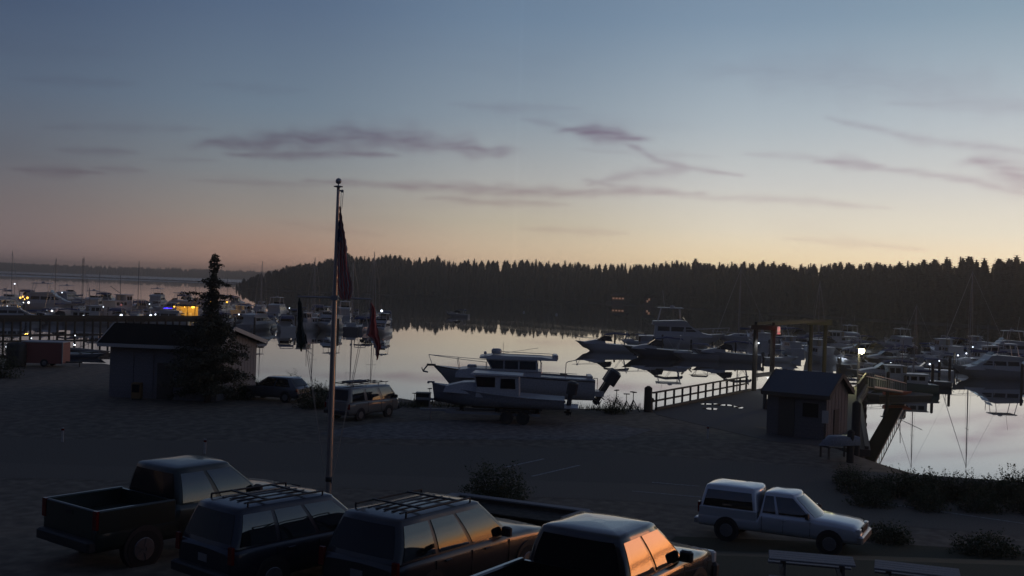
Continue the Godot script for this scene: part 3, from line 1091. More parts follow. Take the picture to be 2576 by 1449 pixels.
	part("lamp_body", MB.new().lathe(Vector3(0.05, 0.03, 0), [[0.01, 0], [0.12, 0], [0.12, 0.4], [0.08, 0.46], [0.01, 0.47]], 10), M.pink_glow, ml)
	part("lamp_rim", MB.new().lathe(Vector3(0.05, -0.1, 0), [[0.13, 0], [0.15, 0.03], [0.15, 0.11], [0.13, 0.13]], 10), M.red_glow, ml)
	lamp_light(ml, Vector3(0.05, 0.3, 0.6), Color(1.0, 0.5, 0.42), 0.15)
	small_lamp("pile_lamp", "small white lamp fixed halfway up the pile frame", px(1908.5, 863, 79.6), 0.06, 0.4, "")
	small_lamp("pile_lamp", "white lamp low on the railing side of the pile frame", px(1931, 950, 79.0), 0.05, 0.3, "")
	var gap_stand_in := thing("water_gap_stand_in", "added dark box with a glowing panel standing in for bright water beside the hut", "gap_stand_in", pg(1934, 1030))  # added box with a glowing panel, standing in for bright water through a gap
	part("cabinet", MB.new().bevel_box(Vector3(0, 0.75, -0.05), Vector3(0.66, 1.5, 0.5), 0.04), M.dark_siding, gap_stand_in)
	part("added_glow_panel", MB.new().box(Vector3(0.02, 0.88, 0.215), Vector3(0.4, 0.4, 0.03)), glow("water_gap_glow", Color(1.0, 0.97, 0.9), 0.5), gap_stand_in)  # added glow in place of bright water
	# lamp post
	var base := Vector3(28.0, 0.03, -86.3)
	var lp := thing("lamp_post", "tall white lamp post with a glaring lamp at the pier end", "lamp post", base)
	part("post", MB.new().tube(Vector3.ZERO, Vector3(0, 3.05, 0), 0.055, 0.045, 8), M.pole_white, lp)
	part("conduit", MB.new().tube(Vector3(0.12, 0, 0.02), Vector3(0.12, 2.5, 0.02), 0.025), M.pole_white, lp)
	part("arm", MB.new().tube(Vector3(0, 3.0, 0), Vector3(0.26, 3.3, 0.0), 0.03), M.pole_white, lp)
	part("hood", MB.new().lathe(Vector3(0.27, 3.2, 0), [[0.36, -0.12], [0.35, -0.02], [0.2, 0.14], [0.01, 0.18]], 10), M.black_metal, lp)
	part("bulb", MB.new().ball(Vector3(0.27, 2.9, 0), 0.24, 12), M.lamp_glow, lp)
	lamp_light(lp, Vector3(0.27, 2.9, 0), Color(1.0, 0.98, 0.72), 14.0, 0.2)
	# gangway from the pier end down to the floats
	var g0 := Vector3(28.6, 0.0, -86.0)
	var g1 := pg(2262, 1000, WATER) + Vector3(0, 0.5, 0)
	var gw := thing("gangway", "sloping gangway with railed sides leading down to the floats", "gangway", g0)
	var gr := g1 - g0
	var side := gr.cross(Vector3.UP).normalized() * 0.65
	part("walkway", span(Vector3.ZERO, gr, 1.3, 0.12), M.deck_wood, gw)
	for s in [-1.0, 1.0]:
		part("hand_rail", span(side * s + Vector3(0, 1.05, 0), gr + side * s + Vector3(0, 1.05, 0), 0.07, 0.07), M.galvanised, gw)
		part("bottom_rail", span(side * s + Vector3(0, 0.14, 0), gr + side * s + Vector3(0, 0.14, 0), 0.06, 0.12), M.galvanised, gw)
		for k in 17:
			part("post", MB.new().tube(gr * (k / 16.0) + side * s + Vector3(0, 0.05, 0), gr * (k / 16.0) + side * s + Vector3(0, 1.05, 0), 0.035, 0.035, 5), M.galvanised, gw)
	# puddles on the pier and the lot
	for q in [[1779, 1016, 15, 1.6], [1803, 1017, 9, 1.8], [1828, 1019, 14, 1.7], [1857, 1024, 10, 2.4], [1788, 1028, 13, 2.2]]:
		var c := pg(q[0], q[1], 0.04)
		var pts := []
		for j in 14:
			var a := TAU * j / 14.0
			var w := 1.0 + 0.16 * sin(a * 3.0 + q[0]) + 0.1 * sin(a * 5.0 + q[1])
			pts.append(c + Vector3(cos(a) * q[2] / 30.0 * w, 0, sin(a) * q[3] / 4.0 * w))
		setting("puddle", flat(pts, 0.036), M.puddle_water)
	solid("mooring_pile", pile_mesh(2.3, -4.0, 0.2), M.pile_wood, "tall dark mooring pile at the corner of the hut by the water", "pile", Vector3(16.3, 0, -50.2))
	solid("mooring_pile", pile_mesh(1.2, -4.0, 0.16), M.pile_wood, "short dark pile beside the upturned skiff", "pile", Vector3(15.5, 0, -48.4))
	var sk := thing("upturned_skiff", "small grey skiff lying upside down on trestles beside the hut", "skiff", pg(2104, 1150), 0.25)
	var hb := MB.new()
	hull_shape(hb, 1.9, 0.9, 0.42, 0.36, 0.02)
	var hu := part("hull", hb, M.old_gelcoat, sk)
	hu.rotation.z = PI
	hu.position.y = 0.95
	for x in [-0.6, 0.6]:
		part("trestle", MB.new().box(Vector3(x, 0.5, 0), Vector3(0.08, 0.08, 0.9)).box(Vector3(x, 0.22, 0.35), Vector3(0.07, 0.52, 0.07)).box(Vector3(x, 0.22, -0.35), Vector3(0.07, 0.52, 0.07)), M.old_wood, sk)
	# the hut
	var hut := thing("hut", "small gabled grey hut with a slate-blue roof at the root of the pier", "hut", Vector3(15.75, 0, -56.4), deg_to_rad(-34))
	var wx := 1.55
	var dz := 1.8
	walls(hut, wx, dz, 2.3, 3.15, M.grey_siding, M.grey_siding)
	roof(hut, wx + 0.22, dz + 0.3, 2.22, 3.24, M.slate_roof, M.old_wood)
	part("door", MB.new().box(Vector3(-0.5, 1.0, dz + 0.03), Vector3(0.85, 2.0, 0.05)), M.old_wood, hut)
	part("window", MB.new().box(Vector3(0.75, 1.45, dz + 0.03), Vector3(0.8, 0.7, 0.04)), M.cabin_glass, hut)
	part("side_door", MB.new().box(Vector3(wx + 0.03, 0.75, 0.2), Vector3(0.05, 1.4, 0.8)), M.dark_siding, hut)
	var nb := thing("notice_board", "small white notice board on a post in front of the hut", "sign", pg(2073, 1118))
	part("post", MB.new().box(Vector3(0, 0.75, 0), Vector3(0.08, 1.6, 0.08)), M.old_wood, nb)
	part("board", MB.new().box(Vector3(0, 1.35, 0.06), Vector3(0.32, 0.62, 0.03)), M.trim_white, nb)

func walls(o: Node3D, wx: float, dz: float, eave: float, ridge_y: float, front: Material, side: Material, rz := 0.0) -> void:
	# ridge runs along x; gables at both ends
	part("front_wall", MB.new().box(Vector3(0, eave * 0.5 - 0.1, dz - 0.05), Vector3(wx * 2.0, eave + 0.2, 0.1)), front, o)
	part("back_wall", MB.new().box(Vector3(0, eave * 0.5 - 0.1, -dz + 0.05), Vector3(wx * 2.0, eave + 0.2, 0.1)), front, o)
	for s in [-1.0, 1.0]:
		var n := int(dz * 2.0 / 0.26)
		for k in n:      # upright boards, every other one proud
			var z0 := lerpf(-dz, dz, k / float(n))
			var z1 := lerpf(-dz, dz, (k + 1) / float(n))
			var y0 := lerpf(ridge_y, eave, (z0 - rz) / (dz - rz) if z0 > rz else (rz - z0) / (dz + rz)) - 0.06
			var y1 := lerpf(ridge_y, eave, (z1 - rz) / (dz - rz) if z1 > rz else (rz - z1) / (dz + rz)) - 0.06
			var x0: float = s * (wx - 0.1)
			var x1: float = s * (wx + (0.012 if k % 2 else 0.0))
			part("board", board(x0, x1, z0 + 0.006, z1 - 0.006, y0, y1), side, o)

func board(x0: float, x1: float, z0: float, z1: float, y0: float, y1: float) -> MB:
	var mb := MB.new()
	mb.hexa([Vector3(x0, -0.2, z0), Vector3(x1, -0.2, z0), Vector3(x1, -0.2, z1), Vector3(x0, -0.2, z1), Vector3(x0, y0, z0), Vector3(x1, y0, z0), Vector3(x1, y1, z1), Vector3(x0, y1, z1)])
	return mb

func roof(o: Node3D, wx: float, dz: float, eave: float, ridge_y: float, m: Material, trim: Material, edge: Material = null, rz := 0.0) -> void:
	for s in [-1.0, 1.0]:
		var a := Vector3(-wx, eave, s * dz)
		var b := Vector3(wx, eave, s * dz)
		var c := Vector3(wx, ridge_y, rz + s * 0.01)
		var d := Vector3(-wx, ridge_y, rz + s * 0.01)
		part("roof_slope", MB.new().slab(a, b, c, d, 0.1), m, o)
		for e in [-1.0, 1.0]:
			part("barge_board", span(Vector3(e * (wx + 0.02), eave - 0.04, s * dz), Vector3(e * (wx + 0.02), ridge_y - 0.04, rz + s * 0.02), 0.04, 0.24), trim, o)
		part("fascia", MB.new().box(Vector3(0, eave - 0.05, s * (dz + 0.02)), Vector3(wx * 2.0, 0.2, 0.03)), edge if edge else trim, o)

func build_sheds() -> void:
	# long shed left of the yard
	var sh := thing("shed", "dark low-pitched shed with lilac boarded side and pale roof edge", "shed", Vector3(-19.75, 0, -65.6), deg_to_rad(-6))
	walls(sh, 3.25, 3.3, 3.2, 4.15, M.shed_siding, M.shed_siding, 1.9)
	roof(sh, 3.7, 4.0, 3.12, 4.22, M.shingle, M.trim_white, M.trim_white, 1.9)
	for x in [-2.35, -1.15, 1.35, 2.55]:
		var bd := part("barn_door", MB.new().box(Vector3(x, 1.32, 3.34), Vector3(1.16, 2.64, 0.06)), M.shed_siding, sh)
		part("brace", MB.new().box(Vector3(x, 0.35, 3.385), Vector3(1.1, 0.16, 0.03)).box(Vector3(x, 2.3, 3.385), Vector3(1.1, 0.16, 0.03)), M.shed_siding, bd)
	part("door", MB.new().box(Vector3(0.15, 1.05, 3.33), Vector3(0.95, 2.1, 0.06)), M.old_wood, sh)
	part("gutter_bracket", span(Vector3(3.26, 2.8, -3.3), Vector3(3.3, 3.15, -3.85), 0.04, 0.05), M.trim_white, sh)
	var nbx := thing("newspaper_box", "upright amber-brown cabinet standing against the front of the dark shed", "cabinet", pg(344, 1006))
	part("cabinet", MB.new().bevel_box(Vector3(0, 0.55, 0), Vector3(0.55, 0.9, 0.45), 0.04), M.amber_box, nbx)
	part("door", MB.new().box(Vector3(0, 0.68, 0.235), Vector3(0.42, 0.45, 0.02)), M.cabin_glass, nbx)
	part("foot", MB.new().box(Vector3(0, 0.05, 0), Vector3(0.45, 0.1, 0.35)), M.black_metal, nbx)
	# red cargo trailer and dark tank at the far left
	var tr := thing("cargo_trailer", "boxy dull red cargo trailer with a pale roof edge parked near the water", "trailer", pg(115, 921), deg_to_rad(3))
	part("box", MB.new().bevel_box(Vector3(0, 1.05, 0), Vector3(3.0, 1.55, 1.7), 0.05), M.red_panel, tr)
	part("roof_trim", MB.new().bevel_box(Vector3(0, 1.86, 0), Vector3(3.06, 0.08, 1.76), 0.03), M.trim_white, tr)
	for x in [-1.5, 1.5]:
		part("corner_trim", MB.new().box(Vector3(x, 1.05, 0.86), Vector3(0.09, 1.56, 0.05)), M.galvanised, tr)
	for s in [-1.0, 1.0]:
		var wl := part("wheel", MB.new().tube(Vector3(0.2, 0.3, s * 0.7), Vector3(0.2, 0.3, s * 0.88), 0.3, 0.3, 14), M.rubber, tr)
		part("rim", MB.new().tube(Vector3(0.2, 0.3, s * 0.88), Vector3(0.2, 0.3, s * 0.89), 0.17, 0.15, 10), M.alloy, wl)
	part("drawbar", span(Vector3(1.5, 0.35, 0), Vector3(2.7, 0.35, 0), 0.1, 0.1), M.black_metal, tr)
	part("jack", MB.new().tube(Vector3(2.5, 0, 0), Vector3(2.5, 0.5, 0), 0.04), M.black_metal, tr)
	var tk := thing("tank", "dark upright tank with a domed lid beside the red trailer", "tank", pg(40, 922))
	part("shell", MB.new().lathe(Vector3.ZERO, [[0.02, 0.0], [0.68, 0.0], [0.7, 0.1], [0.7, 1.6], [0.62, 1.75], [0.02, 1.82]], 18), M.plastic, tk)
	part("band", MB.new().lathe(Vector3(0, 1.1, 0), [[0.715, 0.0], [0.72, 0.05], [0.715, 0.1]], 18), M.black_metal, tk)
	# skiffs and a float on the water between trailer and shed
	for q in [[190, 897, 0.45, "green_hull"], [222, 900, 0.3, "dark_hull"]]:
		var c := pg(q[0], q[1], WATER)
		var s := thing("rowing_skiff", "small open skiff tied beside the red trailer" if q[3] == "green_hull" else "dark open skiff tied next to the shed wall", "skiff", c, q[2])
		skiff_parts(s, 4.2, M[q[3]])
	dock("floating_dock", "short floating dock beside the red trailer", pg(172, 884, WATER), pg(262, 893, WATER), 1.6, "")
	# trestle pier on many piles, with its row of lamps
	var a := px(-110, 800, 157.0)
	var b := px(545, 791, 186.0)
	a.y = 0.0
	b.y = 0.0
	var tp := thing("trestle_pier", "long dark trestle pier on a row of thin piles with lamps along it", "pier", a)
	var run := b - a
	var sd := run.cross(Vector3.UP).normalized()
	part("deck", span(Vector3(0, -0.15, 0), run + Vector3(0, -0.15, 0), 3.4, 0.3), M.pile_wood, tp)
	part("kerb", span(sd * 1.6 + Vector3(0, 0.15, 0), run + sd * 1.6 + Vector3(0, 0.15, 0), 0.2, 0.28), M.pile_wood, tp)
	part("stringer", span(sd * 1.35 + Vector3(0, -0.5, 0), run + sd * 1.35 + Vector3(0, -0.5, 0), 0.25, 0.4), M.pile_wood, tp)
	part("lower_wale", span(sd * 1.5 + Vector3(0, -2.75, 0), run + sd * 1.5 + Vector3(0, -2.75, 0), 0.25, 0.3), M.pile_wood, tp)
	var bents := 31
	for k in bents:
		for s in [1.35]:
			var o := part("pile", pile_mesh(-0.3, -5.0, 0.16), M.pile_wood, tp)
			o.position = run * ((k + 0.5) / bents) + sd * s + Vector3(sin(k * 5.0) * 0.12, 0, 0)

func small_lamp(called: String, label: String, at: Vector3, r: float, energy: float, group: String, m := "dock_glow", c := Color(0.9, 0.95, 1.0)) -> void:
	var o := thing(called, label, "lamp", at, 0.0, group)
	part("lamp_bulb", MB.new().ball(Vector3.ZERO, r, 8), M[m], o)
	part("holder", MB.new().tube(Vector3(0, r * 0.8, 0), Vector3(0, r * 1.6, 0), r * 0.7, r * 0.4, 6).tube(Vector3(0, r * 1.2, 0), Vector3(0, r * 1.2, -r * 3.0), r * 0.25), M.black_metal, o)
	if energy > 0.0:
		lamp_light(o, Vector3.ZERO, c, energy, r)

func dock(called: String, label: String, a: Vector3, b: Vector3, w: float, group: String) -> void:
	var o := thing(called, label, "dock", a, 0.0, group)
	var run := b - a
	run.y = 0.0
	part("deck", span(Vector3(0, 0.42, 0), run + Vector3(0, 0.42, 0), w, 0.12), M.deck_wood, o)
	part("float", span(run * 0.01 + Vector3(0, 0.08, 0), run * 0.99 + Vector3(0, 0.08, 0), w * 0.9, 0.55), M.plastic, o)
	var sd := run.cross(Vector3.UP).normalized() * w * 0.5
	for s in [-1.0, 1.0]:
		part("rub_board", span(sd * s + Vector3(0, 0.4, 0), run + sd * s + Vector3(0, 0.4, 0), 0.05, 0.16), M.pale_wood, o)

# ---------------------------------------------------------------- vehicles: forward is +x, right is +z
func body_ring(x: float, yb: float, yt: float, w: float) -> PackedVector3Array:
	var hh := yt - yb
	var half := [[0.0, yb], [w * 0.8, yb], [w * 0.95, yb + hh * 0.1], [w * 0.99, yb + hh * 0.3], [w, yb + hh * 0.58], [w * 0.99, yb + hh * 0.8], [w * 0.965, yb + hh * 0.93], [w * 0.9, yt], [w * 0.45, yt + 0.02], [0.0, yt + 0.03]]
	var out := PackedVector3Array()
	for p in half:
		out.append(Vector3(x, p[1], p[0]))
	for k in range(half.size() - 2, 0, -1):
		out.append(Vector3(x, half[k][1], -half[k][0]))
	return out

func cab_w(c: Dictionary, v: float) -> float:
	return c.w0 - (c.w0 - c.w1) * (0.42 * v + 0.58 * v * v)

func cab_side(c: Dictionary, u: float, v: float, s: float, out := 0.0) -> Vector3:
	var x0: float = lerpf(c.xr0, c.xr1, v)
	var x1: float = lerpf(c.xf0, c.xf1, v - 0.12 * v * (1.0 - v))
	var z := cab_w(c, v)
	return Vector3(lerpf(x0, x1, u), lerpf(c.y0, c.y1, v) + out * 0.35, s * (z + out))

func cab_end(c: Dictionary, s: float, v: float, front: bool, out := 0.0) -> Vector3:   # s: -1 .. 1 across
	var x: float = lerpf(c.xf0, c.xf1, v) if front else lerpf(c.xr0, c.xr1, v)
	var z := cab_w(c, v)
	var bow: float = 0.14 * (1.0 - s * s) if front else -0.05 * (1.0 - s * s)
	return Vector3(x + bow + (out if front else -out), lerpf(c.y0, c.y1, v) + out * 0.3, s * z)

func cab_shell(c: Dictionary) -> MB:
	var mb := MB.new()
	mb.smooth(true)
	var rings := []
	for v in [0.0, 0.25, 0.5, 0.75, 0.93]:
		var r := PackedVector3Array()
		for k in 5:
			r.append(cab_side(c, lerpf(0.03, 0.97, k / 4.0), v, 1.0))
		for k in 5:
			r.append(cab_end(c, lerpf(0.93, -0.93, k / 4.0), v, true))
		for k in 5:
			r.append(cab_side(c, lerpf(0.97, 0.03, k / 4.0), v, -1.0))
		for k in 5:
			r.append(cab_end(c, lerpf(-0.93, 0.93, k / 4.0), v, false))
		rings.append(r)
	for q in [[0.975, 0.985], [0.9, 1.02], [0.6, 1.055], [0.15, 1.07]]:
		var r := PackedVector3Array()
		var cx: float = (c.xr1 + c.xf1) * 0.5
		for p in rings[4]:
			r.append(Vector3(cx + (p.x - cx) * q[0], lerpf(c.y0, c.y1, q[1]), p.z * q[0]))
		rings.append(r)
	mb.loft(rings, true)
	return mb

func side_glass(c: Dictionary, u0: float, u1: float, v0: float, v1: float, s: float, slant := 0.0) -> MB:
	var mb := MB.new()
	mb.smooth(true)
	for i in 5:
		for j in 4:
			var p := []
			for q in [[i, j], [i + 1, j], [i + 1, j + 1], [i, j + 1]]:
				var v := lerpf(v0, v1, q[1] / 4.0)
				p.append(cab_side(c, lerpf(u0, u1 - slant * q[1] / 4.0, q[0] / 5.0), v, s, 0.012))
			if s > 0:
				mb.quad(p[0], p[3], p[2], p[1])
			else:
				mb.quad(p[0], p[1], p[2], p[3])
	return mb

func end_glass(c: Dictionary, v0: float, v1: float, front: bool) -> MB:
	var mb := MB.new()
	mb.smooth(true)
	for i in 6:
		for j in 3:
			var p := []
			for q in [[i, j], [i + 1, j], [i + 1, j + 1], [i, j + 1]]:
				p.append(cab_end(c, lerpf(-0.86, 0.86, q[0] / 6.0), lerpf(v0, v1, q[1] / 3.0), front, 0.014))
			if front:
				mb.quad(p[0], p[1], p[2], p[3])
			else:
				mb.quad(p[3], p[2], p[1], p[0])
	return mb

func car(o: Node3D, sp: Dictionary) -> void:
	var mb := MB.new()
	mb.smooth(true)
	var rings := []
	for s in sp.stations:
		rings.append(body_ring(s[0], sp.yb + (s[3] if s.size() > 3 else 0.0), s[1], s[2]))
	rings.reverse()
	mb.loft(rings, true)
	var body := part("body", mb, sp.paint, o)
	var c: Dictionary = sp.cab
	var cab := part("cab", cab_shell(c), sp.paint, o)
	part("windshield", end_glass(c, 0.06, 0.9, true), M.glass, cab)
	part("rear_window", end_glass(c, 0.12, 0.86, false), M.cabin_glass, cab)
	for s in [-1.0, 1.0]:
		for w in sp.windows:
			part("side_window", side_glass(c, w[0], w[1], 0.05, 0.86, s, w[2] if w.size() > 2 else 0.0), M.glass, cab)
	var w: float = sp.w
	for x in sp.wheels:
		for s in [-1.0, 1.0]:
			part("wheel_arch", MB.new().tube(Vector3(x, sp.r + 0.03, s * (w - 0.16)), Vector3(x, sp.r + 0.03, s * (w + 0.004)), sp.r * 1.16, sp.r * 1.16, 20), M.plastic, body)
			var wl := part("wheel", MB.new().tube(Vector3(x, sp.r, s * (w - 0.2)), Vector3(x, sp.r, s * (w + 0.012)), sp.r, sp.r * 0.97, 22), M.rubber, o)
			var rim := MB.new()
			rim.tube(Vector3(x, sp.r, s * (w + 0.006)), Vector3(x, sp.r, s * (w + 0.022)), sp.r * 0.62, sp.r * 0.58, 16)
			for k in 5:
				var a := TAU * k / 5.0
				rim.box(Vector3(x + cos(a) * sp.r * 0.34, sp.r + sin(a) * sp.r * 0.34, s * (w + 0.022)), Vector3(sp.r * 0.46, sp.r * 0.16, 0.02), Basis(Vector3(0, 0, 1), a))
			part("rim", rim, M.alloy, wl)
	for s in [-1.0, 1.0]:
		var mir := part("mirror", MB.new().bevel_box(cab_side(c, 0.93, 0.12, s) + Vector3(0, 0.03, s * 0.14), Vector3(0.12, 0.19, 0.22), 0.03), sp.get("mirror", M.plastic), o)
		part("arm", MB.new().tube(cab_side(c, 0.93, 0.05, s), cab_side(c, 0.93, 0.08, s) + Vector3(0, 0, s * 0.1), 0.025), M.plastic, mir)
		part("headlight", MB.new().bevel_box(Vector3(sp.front - 0.06, sp.lamp_y, s * (w - 0.24)), Vector3(0.16, 0.19, 0.36), 0.03), M.lamp_lens, o)
		part("tail_light", MB.new().box(Vector3(sp.rear + 0.02, sp.tail_y, s * (w - 0.075)), Vector3(0.07, sp.tail_h, 0.13)), M.red_lens, o)
		for dx in sp.handles:
			part("door_handle", MB.new().bevel_box(Vector3(dx, sp.belt - 0.13, s * (w + 0.005)), Vector3(0.2, 0.035, 0.04), 0.01), sp.get("handle", sp.paint), o)
		for dx in sp.seams:
			part("door_seam", MB.new().box(Vector3(dx, (sp.belt + sp.yb) * 0.5 + 0.02, s * (w - 0.006)), Vector3(0.012, sp.belt - sp.yb - 0.2, 0.02)), M.plastic, body)
	part("grille", MB.new().bevel_box(Vector3(sp.front + 0.01, sp.lamp_y, 0), Vector3(0.06, 0.24, w * 1.0), 0.02), M.black_metal, o)
	part("front_bumper", MB.new().bevel_box(Vector3(sp.front + 0.02, sp.yb + 0.2, 0), Vector3(0.2, 0.24, w * 1.94), 0.05), sp.get("bumper", M.plastic), o)
	part("rear_bumper", MB.new().bevel_box(Vector3(sp.rear - 0.06, sp.yb + 0.18, 0), Vector3(0.2, 0.2, w * 1.9), 0.04), sp.get("bumper", M.plastic), o)
	part("number_plate", MB.new().box(Vector3(sp.rear - 0.01, sp.plate_y, 0), Vector3(0.02, 0.15, 0.3)), M.galvanised, o)

func suv_spec(paint_: Material, rails: bool) -> Dictionary:
	return {
		"stations": [[-2.56, 0.98, 0.84], [-2.52, 1.06, 0.92], [-2.2, 1.1, 0.97], [-1.2, 1.11, 0.985], [0.2, 1.11, 0.985], [0.95, 1.1, 0.98], [1.1, 1.08, 0.97], [1.7, 1.05, 0.955], [2.3, 0.99, 0.93], [2.52, 0.9, 0.88], [2.6, 0.72, 0.78]],
		"yb": 0.34, "w": 0.985, "paint": paint_, "cab": {"xr0": -2.48, "xf0": 1.02, "xr1": -2.22, "xf1": 0.18, "w0": 0.925, "w1": 0.69, "y0": 1.08, "y1": 1.82},
		"windows": [[0.035, 0.3], [0.335, 0.6], [0.635, 0.955, 0.03]], "wheels": [-1.55, 1.6], "r": 0.38, "front": 2.55, "rear": -2.56, "lamp_y": 0.82, "tail_y": 0.98, "tail_h": 0.34, "belt": 1.08, "handles": [-1.1, 0.15], "seams": [-1.45, -0.35, 0.9], "plate_y": 0.8, "rails": rails,
	}

func roof_rack(o: Node3D, c: Dictionary, slats: int) -> void:
	var x0: float = c.xr1 + 0.25
	var x1: float = c.xf1 - 0.2
	for s in [-1.0, 1.0]:
		part("roof_rail", MB.new().tube(Vector3(x0, c.y1 + 0.1, s * (c.w1 - 0.06)), Vector3(x1, c.y1 + 0.1, s * (c.w1 - 0.06)), 0.022).tube(Vector3(x0, c.y1 - 0.01, s * (c.w1 - 0.06)), Vector3(x0, c.y1 + 0.1, s * (c.w1 - 0.06)), 0.02).tube(Vector3(x1, c.y1 - 0.01, s * (c.w1 - 0.06)), Vector3(x1, c.y1 + 0.1, s * (c.w1 - 0.06)), 0.02), M.plastic, o)
	for x in [lerpf(x0, x1, 0.25), lerpf(x0, x1, 0.78)]:
		part("cross_bar", MB.new().bevel_box(Vector3(x, c.y1 + 0.11, 0), Vector3(0.07, 0.03, c.w1 * 1.86), 0.01), M.plastic, o)
	for k in slats:
		var z: float = lerpf(-0.72, 0.72, (k + 0.5) / slats) * c.w1
		part("roof_strip", MB.new().bevel_box(Vector3((x0 + x1) * 0.5, c.y1 + 0.056 - 0.045 * z * z / (c.w1 * c.w1), z), Vector3((x1 - x0) * 0.9, 0.018, 0.05), 0.006), M.plastic, o)

func pickup_spec(paint_: Material, crew: bool) -> Dictionary:
	var xr := -0.95 if crew else -0.55
	return {
		"stations": [[-2.78, 0.9, 0.9], [-2.74, 0.92, 0.95], [-2.2, 0.92, 0.96], [xr - 0.12, 0.92, 0.96], [xr - 0.06, 1.12, 0.96], [xr + 0.05, 1.13, 0.97], [1.15, 1.13, 0.97], [1.3, 1.1, 0.965], [1.9, 1.07, 0.95], [2.45, 1.01, 0.92], [2.68, 0.9, 0.86], [2.75, 0.72, 0.78]],
		"yb": 0.42, "w": 0.965, "paint": paint_, "cab": {"xr0": xr, "xf0": 1.22, "xr1": xr + 0.1, "xf1": 0.42, "w0": 0.91, "w1": 0.68, "y0": 1.1, "y1": 1.8},
		"windows": [[0.05, 0.44], [0.5, 0.95, 0.03]] if crew else [[0.05, 0.3], [0.36, 0.95, 0.03]], "wheels": [-1.75, 1.75], "r": 0.38, "front": 2.7, "rear": -2.78, "lamp_y": 0.86, "tail_y": 1.08, "tail_h": 0.36, "belt": 1.1, "handles": [0.2], "seams": [xr + 0.75, 1.1, xr + 0.02], "plate_y": 0.62,
	}

func bed(o: Node3D, sp: Dictionary, top: float) -> void:
	var x0: float = -2.76
	var x1: float = sp.cab.xr0 - 0.08
	for s in [-1.0, 1.0]:
		part("bed_side", MB.new().bevel_box(Vector3((x0 + x1) * 0.5, (0.82 + top) * 0.5, s * (sp.w - 0.06)), Vector3(x1 - x0, top - 0.82, 0.11), 0.025), sp.paint, o)
	part("bed_front", MB.new().box(Vector3(x1 - 0.04, (0.85 + top) * 0.5, 0), Vector3(0.06, top - 0.9, sp.w * 1.85)), sp.paint, o)
	var tg := part("tailgate", MB.new().bevel_box(Vector3(x0 + 0.01, (0.7 + top) * 0.5, 0), Vector3(0.07, top - 0.7, sp.w * 1.72), 0.02), sp.paint, o)
	part("handle", MB.new().box(Vector3(x0 - 0.03, top - 0.13, 0), Vector3(0.02, 0.08, 0.24)), M.plastic, tg)

